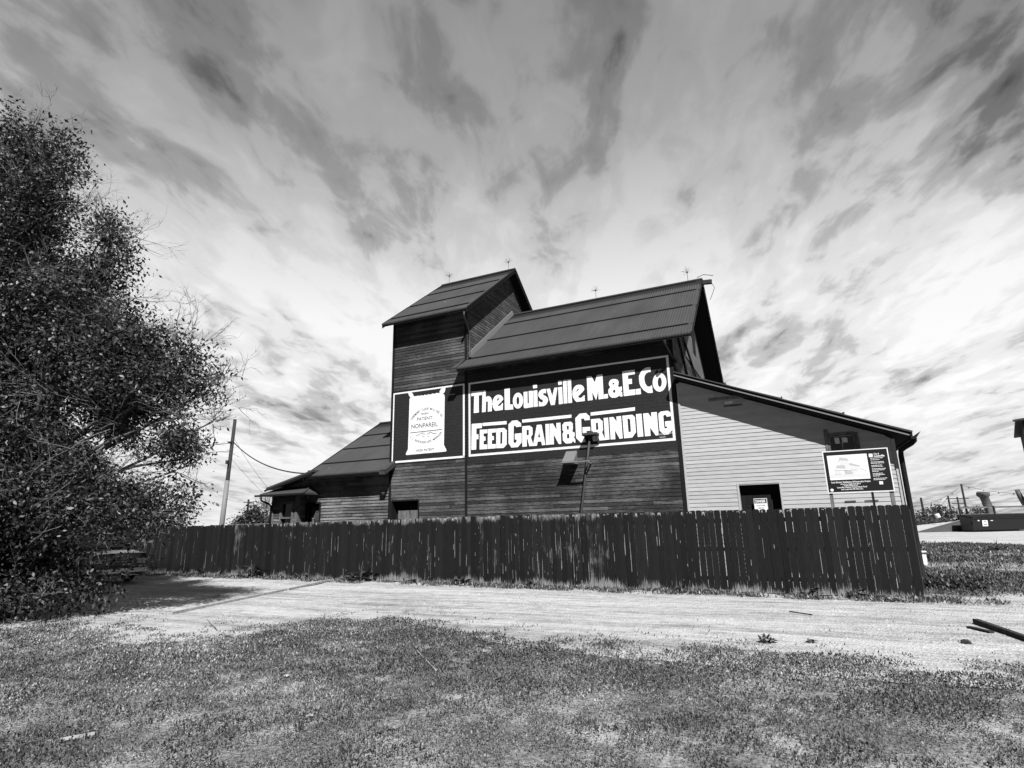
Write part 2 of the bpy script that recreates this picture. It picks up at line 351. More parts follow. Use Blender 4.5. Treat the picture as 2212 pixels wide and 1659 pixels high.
GLYPHS = [[[[-7.157,6.308],[-6.719,6.291],[-6.72,6.135],[-6.85,6.134],[-6.851,5.514],[-7.061,5.515],[-7.039,6.14],[-7.158,6.138]]],[[[-6.701,6.291],[-6.567,6.286],[-6.566,6.038],[-6.505,6.066],[-6.436,6.06],[-6.367,6.005],[-6.334,5.943],[-6.323,5.869],[-6.331,5.507],[-6.495,5.506],[-6.485,5.846],[-6.502,5.879],[-6.531,5.884],[-6.56,5.854],[-6.576,5.507],[-6.727,5.509]]],[[[-6.3,5.856],[-6.276,5.927],[-6.223,6.004],[-6.16,6.054],[-6.079,6.071],[-5.989,6.05],[-5.922,6.0],[-5.883,5.934],[-5.881,5.872],[-6.098,5.684],[-6.075,5.661],[-6.03,5.661],[-5.973,5.691],[-5.915,5.76],[-5.893,5.749],[-5.903,5.509],[-6.197,5.504],[-6.259,5.572],[-6.297,5.669],[-6.311,5.764]],[[-6.129,5.837],[-6.11,5.929],[-6.07,5.94],[-6.014,5.923]]],[[[-5.826,6.259],[-5.617,6.26],[-5.625,5.669],[-5.509,5.666],[-5.499,5.482],[-5.828,5.498]]],[[[-5.12,5.761],[-5.13,5.683],[-5.155,5.613],[-5.193,5.555],[-5.241,5.515],[-5.295,5.495],[-5.35,5.498],[-5.403,5.523],[-5.449,5.568],[-5.484,5.63],[-5.505,5.704],[-5.512,5.783],[-5.502,5.862],[-5.477,5.933],[-5.438,5.992],[-5.39,6.032],[-5.336,6.051],[-5.28,6.048],[-5.227,6.022],[-5.181,5.976],[-5.147,5.914],[-5.126,5.84]],[[-5.266,5.768],[-5.273,5.707],[-5.289,5.659],[-5.31,5.633],[-5.334,5.635],[-5.354,5.664],[-5.368,5.715],[-5.371,5.777],[-5.364,5.838],[-5.348,5.887],[-5.326,5.912],[-5.303,5.91],[-5.283,5.881],[-5.269,5.83]]],[[[-5.097,6.049],[-4.949,6.05],[-4.956,5.66],[-4.93,5.627],[-4.905,5.655],[-4.906,6.06],[-4.749,6.053],[-4.749,5.487],[-5.075,5.477],[-5.106,5.525]]],[[[-4.742,6.264],[-4.586,6.265],[-4.585,6.131],[-4.736,6.131]]],[[[-4.73,6.057],[-4.582,6.056],[-4.583,5.484],[-4.732,5.485]]],[[[-4.263,6.058],[-4.264,5.903],[-4.3,5.917],[-4.342,5.927],[-4.38,5.897],[-4.366,5.865],[-4.283,5.815],[-4.223,5.748],[-4.199,5.686],[-4.212,5.618],[-4.251,5.553],[-4.316,5.495],[-4.38,5.479],[-4.547,5.483],[-4.542,5.675],[-4.501,5.64],[-4.449,5.609],[-4.406,5.62],[-4.387,5.657],[-4.404,5.699],[-4.466,5.731],[-4.527,5.803],[-4.552,5.866],[-4.546,5.936],[-4.509,6.002],[-4.444,6.05],[-4.358,6.065]]],[[[-4.247,6.056],[-4.118,6.058],[-4.045,5.788],[-3.961,6.062],[-3.845,6.057],[-3.968,5.477],[-4.108,5.48]]],[[[-3.822,6.284],[-3.685,6.28],[-3.686,6.137],[-3.815,6.136]]],[[[-3.824,6.062],[-3.684,6.062],[-3.68,5.48],[-3.823,5.476]]],[[[-3.646,6.282],[-3.513,6.282],[-3.517,5.484],[-3.652,5.482]]],[[[-3.489,6.284],[-3.359,6.288],[-3.355,5.482],[-3.491,5.481]]],[[[-3.33,5.842],[-3.308,5.918],[-3.264,5.991],[-3.191,6.046],[-3.099,6.064],[-3.02,6.044],[-2.953,5.992],[-2.917,5.919],[-2.926,5.852],[-3.145,5.664],[-3.122,5.628],[-3.073,5.607],[-3.012,5.625],[-2.935,5.688],[-2.915,5.676],[-2.919,5.489],[-3.204,5.491],[-3.275,5.572],[-3.325,5.685],[-3.336,5.774]],[[-3.187,5.825],[-3.19,5.865],[-3.147,5.913],[-3.077,5.917]]],[[[-2.813,6.293],[-2.654,6.292],[-2.549,6.068],[-2.461,6.305],[-2.277,6.308],[-2.281,5.494],[-2.455,5.491],[-2.449,5.777],[-2.532,5.488],[-2.544,5.489],[-2.654,5.752],[-2.649,5.493],[-2.818,5.489]]],[[[-2.268,5.637],[-2.138,5.637],[-2.141,5.497],[-2.266,5.492]]],[[[-2.086,5.971],[-2.066,6.037],[-2.017,6.085],[-1.948,6.099],[-1.864,6.094],[-1.798,6.064],[-1.764,6.007],[-1.76,5.953],[-1.775,5.894],[-1.8,5.859],[-1.751,5.811],[-1.67,5.831],[-1.669,5.688],[-1.722,5.683],[-1.712,5.666],[-1.67,5.646],[-1.667,5.503],[-1.716,5.494],[-1.752,5.516],[-1.769,5.537],[-1.812,5.512],[-1.882,5.482],[-2.01,5.493],[-2.068,5.542],[-2.109,5.615],[-2.123,5.723],[-2.106,5.782],[-2.04,5.849],[-2.082,5.909]],[[-1.907,5.946],[-1.912,5.931],[-1.924,5.922],[-1.938,5.919],[-1.952,5.925],[-1.962,5.938],[-1.965,5.953],[-1.96,5.968],[-1.949,5.978],[-1.934,5.98],[-1.92,5.974],[-1.91,5.962]],[[-1.92,5.76],[-1.89,5.722],[-1.892,5.673],[-1.913,5.645],[-1.939,5.644],[-1.964,5.681],[-1.961,5.719]]],[[[-1.625,6.312],[-1.228,6.317],[-1.224,6.171],[-1.448,6.157],[-1.454,6.038],[-1.332,6.033],[-1.338,5.87],[-1.452,5.872],[-1.451,5.685],[-1.246,5.684],[-1.251,5.505],[-1.628,5.501]]],[[[-1.23,5.685],[-1.081,5.686],[-1.08,5.506],[-1.231,5.505]]],[[[-0.724,6.327],[-0.725,6.178],[-0.811,6.173],[-0.878,6.141],[-0.923,6.073],[-0.942,5.985],[-0.931,5.86],[-0.898,5.774],[-0.855,5.719],[-0.784,5.715],[-0.717,5.755],[-0.713,5.509],[-0.816,5.507],[-0.878,5.527],[-0.99,5.621],[-1.061,5.728],[-1.101,5.84],[-1.109,6.006],[-1.098,6.104],[-1.042,6.204],[-0.963,6.285],[-0.872,6.327],[-0.791,6.336]]],[[[-0.271,5.791],[-0.283,5.721],[-0.307,5.656],[-0.34,5.6],[-0.382,5.557],[-0.429,5.528],[-0.48,5.515],[-0.531,5.519],[-0.579,5.541],[-0.621,5.578],[-0.655,5.629],[-0.68,5.69],[-0.693,5.759],[-0.693,5.831],[-0.681,5.902],[-0.658,5.968],[-0.624,6.025],[-0.581,6.069],[-0.533,6.098],[-0.482,6.11],[-0.431,6.105],[-0.384,6.082],[-0.341,6.044],[-0.308,5.993],[-0.284,5.931],[-0.272,5.863]],[[-0.412,5.804],[-0.423,5.739],[-0.445,5.688],[-0.473,5.662],[-0.501,5.665],[-0.524,5.698],[-0.537,5.753],[-0.538,5.82],[-0.527,5.886],[-0.505,5.937],[-0.477,5.963],[-0.449,5.959],[-0.426,5.926],[-0.412,5.871]]],[[[-7.146,5.133],[-6.737,5.121],[-6.737,4.948],[-6.958,4.953],[-6.957,4.745],[-6.874,4.736],[-6.876,4.567],[-6.958,4.568],[-6.969,4.209],[-7.167,4.211]]],[[[-6.82,4.894],[-6.512,4.883],[-6.517,4.749],[-6.669,4.749],[-6.67,4.644],[-6.594,4.634],[-6.591,4.494],[-6.672,4.485],[-6.671,4.363],[-6.53,4.356],[-6.535,4.195],[-6.837,4.203]]],[[[-6.496,4.886],[-6.187,4.879],[-6.189,4.749],[-6.343,4.748],[-6.345,4.632],[-6.27,4.629],[-6.267,4.489],[-6.347,4.481],[-6.347,4.349],[-6.196,4.344],[-6.198,4.192],[-6.518,4.2]]],[[[-6.173,4.878],[-5.863,4.873],[-5.765,4.781],[-5.779,4.291],[-5.903,4.185],[-6.182,4.197]],[[-6.012,4.738],[-5.979,4.746],[-5.936,4.732],[-5.951,4.337],[-6.022,4.333]]],[[[-5.697,4.983],[-5.552,5.095],[-5.361,5.093],[-5.219,4.971],[-5.219,4.861],[-5.412,4.86],[-5.421,4.902],[-5.496,4.912],[-5.508,4.657],[-5.515,4.334],[-5.441,4.319],[-5.404,4.375],[-5.4,4.431],[-5.468,4.44],[-5.465,4.635],[-5.208,4.639],[-5.217,4.32],[-5.357,4.174],[-5.597,4.173],[-5.71,4.327]]],[[[-6.713,5.125],[-5.766,5.106],[-5.767,4.992],[-6.712,5.016]]],[[[-5.179,5.096],[-3.401,5.088],[-3.404,4.989],[-5.175,4.99]]],[[[-5.183,4.865],[-4.901,4.863],[-4.801,4.783],[-4.803,4.562],[-4.872,4.468],[-4.795,4.225],[-4.642,4.863],[-4.47,4.859],[-4.355,4.168],[-4.479,4.165],[-4.503,4.295],[-4.631,4.296],[-4.661,4.165],[-4.94,4.171],[-4.999,4.416],[-5.026,4.415],[-5.026,4.171],[-5.195,4.17]],[[-5.019,4.732],[-4.955,4.733],[-4.941,4.705],[-4.947,4.56],[-4.975,4.54],[-5.024,4.544]],[[-4.566,4.618],[-4.53,4.435],[-4.609,4.437]]],[[[-4.333,4.864],[-4.19,4.857],[-4.197,4.165],[-4.336,4.164]]],[[[-4.173,4.858],[-4.057,4.856],[-3.942,4.634],[-3.943,4.861],[-3.793,4.861],[-3.798,4.16],[-3.882,4.16],[-4.048,4.488],[-4.053,4.165],[-4.187,4.167]]],[[[-3.731,4.787],[-3.653,4.86],[-3.43,4.859],[-3.371,4.798],[-3.371,4.601],[-3.404,4.555],[-3.365,4.508],[-3.322,4.496],[-3.317,4.367],[-3.365,4.356],[-3.321,4.291],[-3.307,4.243],[-3.311,4.165],[-3.341,4.161],[-3.39,4.223],[-3.446,4.156],[-3.634,4.156],[-3.736,4.269],[-3.739,4.492],[-3.695,4.555],[-3.734,4.606]],[[-3.58,4.734],[-3.512,4.732],[-3.514,4.609],[-3.583,4.612]],[[-3.586,4.457],[-3.509,4.464],[-3.511,4.333],[-3.544,4.314],[-3.589,4.331]]],[[[-3.276,4.955],[-3.119,5.092],[-2.898,5.091],[-2.783,4.97],[-2.788,4.854],[-2.966,4.857],[-2.967,4.914],[-3.066,4.921],[-3.077,4.899],[-3.079,4.668],[-3.083,4.368],[-3.027,4.331],[-2.979,4.39],[-2.981,4.426],[-3.051,4.428],[-3.048,4.638],[-2.786,4.63],[-2.788,4.476],[-2.797,4.422],[-2.892,4.336],[-2.941,4.183],[-3.0,4.156],[-3.135,4.155],[-3.28,4.313]]],[[[-2.747,5.094],[-1.631,5.108],[-1.3,5.116],[-1.308,5.005],[-1.638,5.0],[-2.748,4.988]]],[[[-2.752,4.872],[-2.46,4.869],[-2.365,4.771],[-2.367,4.478],[-2.406,4.431],[-2.321,4.203],[-2.327,4.87],[-2.179,4.871],[-2.176,4.171],[-2.502,4.163],[-2.539,4.345],[-2.585,4.349],[-2.59,4.159],[-2.719,4.159],[-2.748,4.441]],[[-2.593,4.734],[-2.524,4.739],[-2.519,4.519],[-2.594,4.508]]],[[[-2.139,4.875],[-2.005,4.872],[-1.911,4.716],[-1.91,4.876],[-1.757,4.88],[-1.751,4.171],[-1.849,4.164],[-1.986,4.448],[-1.989,4.164],[-2.141,4.169]]],[[[-1.718,4.883],[-1.399,4.885],[-1.325,4.805],[-1.323,4.325],[-1.454,4.174],[-1.711,4.168]],[[-1.563,4.77],[-1.508,4.773],[-1.481,4.732],[-1.481,4.38],[-1.496,4.352],[-1.559,4.353]]],[[[-1.287,4.89],[-1.111,4.889],[-1.105,4.178],[-1.282,4.176]]],[[[-1.065,4.889],[-0.904,4.886],[-0.818,4.735],[-0.815,4.896],[-0.641,4.895],[-0.64,4.179],[-0.727,4.174],[-0.884,4.43],[-0.885,4.178],[-1.058,4.176]]],[[[-0.603,4.833],[-0.525,4.894],[-0.308,4.9],[-0.227,4.828],[-0.224,4.721],[-0.356,4.715],[-0.371,4.769],[-0.41,4.783],[-0.456,4.756],[-0.457,4.6],[-0.454,4.395],[-0.437,4.365],[-0.377,4.372],[-0.37,4.422],[-0.42,4.421],[-0.42,4.58],[-0.22,4.582],[-0.218,4.309],[-0.346,4.179],[-0.485,4.172],[-0.605,4.319]]]]
SACK = [[-9.909,6.584],[-9.835,6.601],[-9.748,6.58],[-9.676,6.498],[-9.657,6.423],[-9.546,6.416],[-9.449,6.426],[-9.387,6.406],[-9.302,6.423],[-9.217,6.403],[-9.145,6.426],[-9.06,6.405],[-8.988,6.422],[-8.892,6.407],[-8.808,6.434],[-8.725,6.408],[-8.63,6.434],[-8.5,6.406],[-8.5,6.474],[-8.442,6.559],[-8.349,6.605],[-8.25,6.601],[-8.254,6.506],[-8.289,6.418],[-8.359,6.375],[-8.295,6.327],[-8.276,6.253],[-8.282,5.507],[-8.297,4.48],[-8.181,4.266],[-8.215,4.23],[-9.933,4.224],[-9.963,4.266],[-9.865,4.43],[-9.853,5.354],[-9.841,6.349],[-9.792,6.381],[-9.869,6.479]]

# ================================================================== THE GRAIN ELEVATOR (local axes: x along the front, y into the building)
BX, BY, BA = 5.0048, 17.0, R(-25.4)
B = thing('grain_elevator', 'dark weathered wooden grain elevator with tower, painted wall signs and metal roofs', 'grain elevator', (BX, BY, 0), BA)
EXP = .112; PRO = .013
def lap(mb, s0, s1, z0, z1, place, holes=(), L=None, Rr=None, exp=EXP, pro=PRO, jitter=True, seg=(1.6, 4.2)):
    """lap siding: each board a wedge, cut to the outline L(z)..Rr(z) and round the openings"""
    n = int(math.ceil((z1-z0)/exp))
    for i in range(n):
        zb = z0+i*exp; zt = min(zb+exp, z1)
        lb, lt = (L(zb), L(zt)) if L else (s0, s0)
        rb, rt_ = (Rr(zb), Rr(zt)) if Rr else (s1, s1)
        if rb-lb < .02: continue
        spans = [(lb, rb, lt, rt_)]
        for (h0, h1, hz0, hz1) in holes:
            if hz0 < (zb+zt)/2 < hz1:
                ns = []
                for (a, b, c, d) in spans:
                    if h1 <= a or h0 >= b: ns.append((a, b, c, d)); continue
                    if a < h0: ns.append((a, h0, c, h0))
                    if b > h1: ns.append((h1, b, h1, d))
                spans = ns
        for (a, b, c, d) in spans:
            cuts = [a]; p = a + random.uniform(.3, seg[1])
            while p < b-.4: cuts.append(p); p += random.uniform(*seg)
            cuts.append(b)
            for k in range(len(cuts)-1):
                u, v = cuts[k], cuts[k+1]; ut = c if k == 0 else u; vt = d if k == len(cuts)-2 else v
                r = random.random(); j = random.uniform(-.0015, .0015) if jitter else 0
                o1 = pro+j; o2 = .002
                ut = min(ut, vt); 
                mb.face([place(u, zb, o1), place(v, zb, o1), place(vt, zt, o2), place(ut, zt, o2)], r)
                mb.face([place(u, zb, 0), place(v, zb, 0), place(v, zb, o1), place(u, zb, o1)], r)
                mb.face([place(v, zb, 0), place(v, zb, o1), place(vt, zt, o2)], r)
def front(V): return lambda s, z, o: (s, V-o, z)
def facing_right(U): return lambda s, z, o: (U+o, s, z)
def facing_left(U): return lambda s, z, o: (U-o, s, z)
def facing_back(V): return lambda s, z, o: (s, V+o, z)

# roof geometry numbers
MR = dict(u0=-7.42, u1=.68, v0=-.60, v1=8.8, vr=4.1, ze=7.07, zr=10.60)       # main roof
TR = dict(u0=-10.80, u1=-7.0, v0=-.60, v1=7.9, vr=3.66, ze=9.31, zr=12.55)    # tower roof
WR = dict(u0=-14.42, u1=-10.66, v0=-.60, v1=8.6, vr=4.0, ze=3.63, zr=6.40)    # wing roof
def zroof(q, v): 
    sl = (q['zr']-q['ze'])/(q['vr']-q['v0']); return q['zr']-sl*abs(v-q['vr'])
def core(mb, u0, u1, v0, v1, q=None, z0=0, ztop=None):
    """solid inner body with a gable section, a little under the roof"""
    if q: pts = [(u0, v0, z0), (u0, v1, z0), (u0, v1, zroof(q, v1)-.12), (u0, q['vr'], q['zr']-.12), (u0, v0, zroof(q, v0)-.12)]
    else: pts = [(u0, v0, z0), (u0, v1, z0), (u0, v1, ztop), (u0, v0, ztop)]
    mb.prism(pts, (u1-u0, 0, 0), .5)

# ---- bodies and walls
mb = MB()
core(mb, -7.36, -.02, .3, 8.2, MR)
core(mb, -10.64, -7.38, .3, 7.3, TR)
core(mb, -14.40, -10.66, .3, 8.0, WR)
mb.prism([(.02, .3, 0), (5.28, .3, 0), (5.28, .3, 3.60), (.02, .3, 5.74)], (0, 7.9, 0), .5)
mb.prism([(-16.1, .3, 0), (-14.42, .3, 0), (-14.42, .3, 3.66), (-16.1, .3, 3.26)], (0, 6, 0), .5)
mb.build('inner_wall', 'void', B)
TD = (-10.53, -9.37, 0, 2.55)
mb = MB(); lap(mb, -7.37, -.02, 0, 7.35, front(0), pro=.016); main_wall = mb.build('wall', 'siding', B); tag(main_wall, 'streaky dark siding of the main storey')
mb = MB(); lap(mb, -10.66, -7.37, 0, 9.6, front(0), [TD], pro=.016); tw = mb.build('wall', 'siding_tower', B); tag(tw, 'dark siding of the tower front')
WD = (-14.64, -14.02, 0, 2.6)
mb = MB(); lap(mb, -14.79, -10.66, 0, 3.95, front(0), [WD], exp=.115, pro=.03); wl = mb.build('wall', 'siding_low', B); tag(wl, 'worn log style siding of the low wing')
LD = (1.46, 2.50, 0, 2.60); LW = (3.86, 4.46, 3.36, 3.78)
mb = MB()
lap(mb, .07, 5.26, 0, 5.74, front(0), [LD, LW], Rr=lambda z: min(5.26, .07+(5.76-z)/.409), seg=(2.5, 5), pro=.014)
lw_ = mb.build('wall', 'white_siding', B); tag(lw_, 'pale painted siding of the lean-to')
mb = MB(); sl = (TR['zr']-TR['ze'])/(TR['vr']-TR['v0'])
lap(mb, 0, 7.3, 6.9, 12.45, facing_right(-7.37), L=lambda z: max(0, TR['v0']+(z+.1-TR['ze'])/sl), Rr=lambda z: min(7.3, 2*TR['vr']-TR['v0']-(z+.1-TR['ze'])/sl), seg=(1.2, 3.5))
lap(mb, 0, 7.3, 6.9, 12.45, facing_left(-10.66), L=lambda z: max(0, TR['v0']+(z+.1-TR['ze'])/sl), Rr=lambda z: min(7.3, 2*TR['vr']-TR['v0']-(z+.1-TR['ze'])/sl))
lap(mb, 0, 7.3, 0, 6.9, facing_left(-10.66))
tg = mb.build('gable_wall', 'siding_side', B); tag(tg, 'sunlit end gable of the tower')
mb = MB(); sm = (MR['zr']-MR['ze'])/(MR['vr']-MR['v0'])
lap(mb, 0, 8.2, 0, 10.5, facing_right(0), L=lambda z: max(0, MR['v0']+(z+.1-MR['ze'])/sm), Rr=lambda z: min(8.2, 2*MR['vr']-MR['v0']-(z+.1-MR['ze'])/sm))
mg = mb.build('gable_wall', 'siding_side', B); tag(mg, 'end gable of the main storey above the lean-to roof')
mb = MB(); mb.prism([(.022, 2.6, 7.25), (.022, 7.6, 7.25), (.022, 7.6, 7.6), (.022, 4.35, 10.1), (.022, 3.9, 10.05), (.022, 2.6, 8.2)], (.012, 0, 0)); mb.build('gable_panel', 'plywood', B)
MB().bar((.05, 1.1, 7.5), (.05, 3.0, 5.9), .05, .14).build('gable_brace', 'trim', B); MB().bar((.06, 1.5, 8.05), (.06, 8.0, 5.6), .04, .12).build('gable_brace', 'trim', B)
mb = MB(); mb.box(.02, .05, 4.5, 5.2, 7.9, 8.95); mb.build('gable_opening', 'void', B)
# side walls of lean-to, back walls
mb = MB(); lap(mb, 0, 8.1, 0, 3.6, facing_right(5.30)); mb.build('wall', 'white_siding', B)
mb = MB(); lap(mb, -14.4, 5.2, 0, 3.5, facing_back(8.2)); mb.build('wall', 'siding', B)
# corner boards and section trims
for a in ((-.10, .005, -.030, .31, 0, 7.4, .4), (-7.43, -7.34, -.028, .0, 0, 9.6, .5), (-10.70, -10.60, -.030, .31, 0, 9.6, .4)): MB().box(*a).build('corner_board', 'trim', B)
MB().box(-10.68, -7.44, -.036, -.004, 6.66, 6.71, .8).build('drip_board', 'trim', B)
for a in ((5.25, 5.325, -.030, .31, 0, 3.58, .6), (.012, .07, -.028, .0, 0, 5.70, .6)): MB().box(*a).build('corner_board', 'white_siding', B)

# ---- roofs: corrugated courses over a boarded soffit
def roof(q, courses, wavelen=.09, left_cut=None, name_children=True, rods=()):
    mb = MB(); slope = (q['zr']-q['ze'])/(q['vr']-q['v0'])
    nrm = Vector((0, -slope, 1)).normalized()
    for side in (0, 1):
        vs = courses
        for i in range(len(vs)-1):
            va, vb = vs[i], vs[i+1]      # lower, upper
            u0 = q['u0']; u1 = q['u1']
            if left_cut and side == 0 and i == 0 and False: pass
            n = int((u1-u0)/(wavelen/4)); r = random.random()
            k = len(mb.v)
            for j in range(n+1):
                uu = u0+(u1-u0)*j/n; h = .010*math.sin(2*PI*uu/wavelen)
                for (v, lift) in ((va, .035), (vb+.03, .0), (va, -.012)):
                    zz_ = q['zr']-slope*abs(v-q['vr'])+h+lift; vv = v
                    if side: vv = 2*q['vr']-v
                    mb.v.append((uu, vv, zz_))
            for j in range(n):
                a = k+3*j; b = a+3
                f1 = (a, b, b+1, a+1); f2 = (a+2, b+2, b, a)
                if side: f1 = f1[::-1]; f2 = f2[::-1]
                mb.f += [f1, f2]; mb.r += [r, r]; mb.w += [0, 0]
    mb.tube([(q['u0'], q['vr'], q['zr']+.03), (q['u1'], q['vr'], q['zr']+.03)], .05, 8, .5)
    o = mb.build('roof', 'roof', B)
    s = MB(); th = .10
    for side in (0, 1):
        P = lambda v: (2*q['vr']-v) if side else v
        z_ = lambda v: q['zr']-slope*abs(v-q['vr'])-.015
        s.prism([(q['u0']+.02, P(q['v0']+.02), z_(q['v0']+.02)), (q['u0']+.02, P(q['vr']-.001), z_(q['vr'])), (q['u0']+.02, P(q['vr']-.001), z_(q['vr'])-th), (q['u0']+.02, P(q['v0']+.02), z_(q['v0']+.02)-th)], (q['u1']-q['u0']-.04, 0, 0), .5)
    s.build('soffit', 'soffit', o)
    for U in (q['u0'], q['u1']-.03):
        f = MB()
        for side in (0, 1):
            P = lambda v: (2*q['vr']-v) if side else v
            z_ = lambda v: q['zr']-slope*abs(v-q['vr'])+.01
            f.prism([(U, P(q['v0']), z_(q['v0'])), (U, P(q['vr']), z_(q['vr'])), (U, P(q['vr']), z_(q['vr'])-.17), (U, P(q['v0']), z_(q['v0'])-.17)], (.03, 0, 0), .3)
            f.prism([(U+.035 if U > q['u0'] else U-.02, P(q['v0']), z_(q['v0'])+.03), (U+.035 if U > q['u0'] else U-.02, P(q['vr']), z_(q['vr'])+.03), (U+.035 if U > q['u0'] else U-.02, P(q['vr']), z_(q['vr'])-.05), (U+.035 if U > q['u0'] else U-.02, P(q['v0']), z_(q['v0'])-.05)], (.02, 0, 0), .8)
        f.build('rake_board', 'trim', o)
    g = MB(); g.box(q['u0']+.01, q['u1']-.01, q['v0']-.005, q['v0']+.03, q['ze']-.055, q['ze']-.02, .5); g.build('eave_board', 'trim', o)
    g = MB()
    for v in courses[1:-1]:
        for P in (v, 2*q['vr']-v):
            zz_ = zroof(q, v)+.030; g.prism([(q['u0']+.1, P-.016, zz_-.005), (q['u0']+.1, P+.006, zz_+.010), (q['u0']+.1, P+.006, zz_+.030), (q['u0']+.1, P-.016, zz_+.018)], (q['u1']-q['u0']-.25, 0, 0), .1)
    g.build('lap_shade_strip', 'black', o)  # black strips stand in for the shaded lip of each roof lap
    for U in rods:
        rd = MB(); zb = q['zr']+.05
        rd.tube([(U, q['vr'], zb-.05), (U, q['vr'], zb+.42)], .008, 6)
        for i in range(26):
            a = random.uniform(0, 2*PI); e = random.uniform(-.1, 1.4); L_ = random.uniform(.16, .27)
            c0 = Vector((U, q['vr'], zb+.36)); rd.tube([c0, c0+Vector((math.cos(a)*math.cos(e), math.sin(a)*math.cos(e), math.sin(e)))*L_], .0026, 3, cap=False)
        rd.lathe((U, q['vr'], zb+.33), [(.01, 0), (.032, .02), (.032, .05), (.01, .07)], 8)
        rd.build('lightning_rod', 'steel_dark', o)
    return o
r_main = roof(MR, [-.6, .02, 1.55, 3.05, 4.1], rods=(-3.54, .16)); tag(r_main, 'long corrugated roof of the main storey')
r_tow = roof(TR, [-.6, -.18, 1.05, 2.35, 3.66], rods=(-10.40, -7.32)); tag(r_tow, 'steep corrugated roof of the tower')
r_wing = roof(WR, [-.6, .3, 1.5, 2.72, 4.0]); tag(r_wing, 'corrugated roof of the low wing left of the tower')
# short eave returns that run past the tower corner
mb = MB(); mb.bar((.45, 4.1, 10.50), (1.02, 4.1, 10.45), .14, .15); mb.tube([(.5, 4.1, 10.72), (.75, 4.05, 10.78), (1.1, 4.05, 10.66)], .012, 5); mb.tube([(1.02, 4.0, 10.35), (1.1, 4.0, 10.15), (1.02, 4.0, 9.95), (.9, 4.0, 9.7)], .010, 5)
mb.build('ridge_beam', 'timber', r_main)
mb = MB(); mb.prism([(-10.64, -.6, 3.65), (-10.42, -.6, 3.65), (-10.42, -.03, 3.99), (-10.64, -.03, 3.99)], (0, 0, .04), .4); mb.box(-10.64, -10.40, -.69, -.6, 3.5, 3.62, .5)
mb.bar((-10.42, -.6, 3.60), (-10.42, -.03, 3.93), .03, .16); mb.build('eave_end', 'roof', r_wing)
mb = MB(); mb.prism([(-7.66, -.6, 7.09), (-7.42, -.6, 7.09), (-7.42, -.03, 7.52), (-7.48, -.03, 7.52)], (0, 0, .04), .4); mb.box(-7.68, -7.42, -.69, -.6, 6.94, 7.05, .5)
mb.build('eave_end', 'roof', r_main)
# flashing up the tower end, downpipe
mb = MB(); mb.bar((-7.33, .12, 7.72), (-7.33, 4.0, 10.68), .035, .20); mb.build('flashing', 'flash', B)
mb = MB(); mb.tube([(-7.10, -.62, 9.16), (-7.12, -.60, 9.02), (-7.30, .0, 8.72), (-7.31, .12, 8.6), (-7.31, .12, 7.72), (-7.27, .04, 7.64), (-7.18, -.02, 7.60)], .038, 8); mb.build('downpipe', 'pipe', B, True)
mb = MB(); mb.tube([(-.12, -.62, 6.95), (-.12, -.60, 6.80), (-.02, -.10, 6.52), (.06, -.06, 6.40), (.06, -.06, 5.98)], .045, 8); mb.build('downpipe', 'trim', B, True)

# lean-to roof on the right, sloping down along the front
A0, A1, SLP = (.035, 5.945), (5.655, 3.648), -.409
mb = MB(); lv = [-.6, 1.3, 3.4, 5.6, 8.6]
k = len(mb.v); n = 260
for j in range(n+1):
    v = -.50+9.2*j/n; h = .008*math.sin(2*PI*v/.09)
    for c in range(4):
        for (uu, lf) in ((A0[0]+(A1[0]-A0[0])*c/4, 0), (A0[0]+(A1[0]-A0[0])*(c+1)/4+.02, .02)):
            mb.v.append((uu, v, A0[1]+(uu-A0[0])*SLP+h+lf+.03))
for j in range(n):
    for c in range(4):
        a = k+j*8+c*2; mb.f.append((a, a+1, a+9, a+8)); mb.r.append(.5); mb.w.append(0)
for c in (1, 2, 3): 
    uu = A0[0]+(A1[0]-A0[0])*c/4; mb.box(uu-.02, uu+.02, -.53, 8.5, A0[1]+(uu-A0[0])*SLP+.035, A0[1]+(uu-A0[0])*SLP+.085)
r_lean = mb.build('roof', 'roof', B); tag(r_lean, 'shallow roof of the lean-to seen edge on')
def slab(name, m, va, vb, t0, t1, par, u0=A0[0], u1=A1[0]):
    mb = MB(); z_ = lambda u: A0[1]+(u-A0[0])*SLP
    mb.prism([(u0, va, z_(u0)+t0), (u1, va, z_(u1)+t0), (u1, va, z_(u1)+t1), (u0, va, z_(u0)+t1)], (0, vb-va, 0), .5); return mb.build(name, m, par)
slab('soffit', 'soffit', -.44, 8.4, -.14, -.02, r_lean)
slab('rake_board', 'trim', -.49, -.442, -.13, .02, r_lean)
slab('rake_lit_edge', 'flash', -.508, -.492, -.10, -.065, r_lean, u1=A1[0]-.05)  # pale strip stands in for the sunlit lower edge of the fascia
slab('roof_edge', 'roof', -.54, -.492, .0, .03, r_lean)
# K gutter across the low eave, seen on its open end, with downpipe
mb = MB(); gz = 3.60
pr = [(5.60, gz+.02), (5.60, gz-.11), (5.68, gz-.12), (5.74, gz-.06), (5.80, gz+.03), (5.83, gz+.07), (5.775, gz+.03), (5.72, gz-.045), (5.67, gz-.09), (5.625, gz-.08), (5.62, gz+.02)]
mb.prism([(u, -.54, z) for u, z in pr], (0, 8.9, 0), .5); mb.build('gutter', 'trim', r_lean)
mb = MB(); mb.tube([(5.68, -.42, gz-.08), (5.68, -.42, gz-.14), (5.62, -.35, gz-.20), (5.48, -.18, gz-.28), (5.41, -.09, gz-.34), (5.40, -.07, gz-.46), (5.40, -.07, 1.2), (5.40, -.07, .12), (5.47, -.2, .06)], .062, 10); mb.build('downpipe', 'trim', r_lean, True)

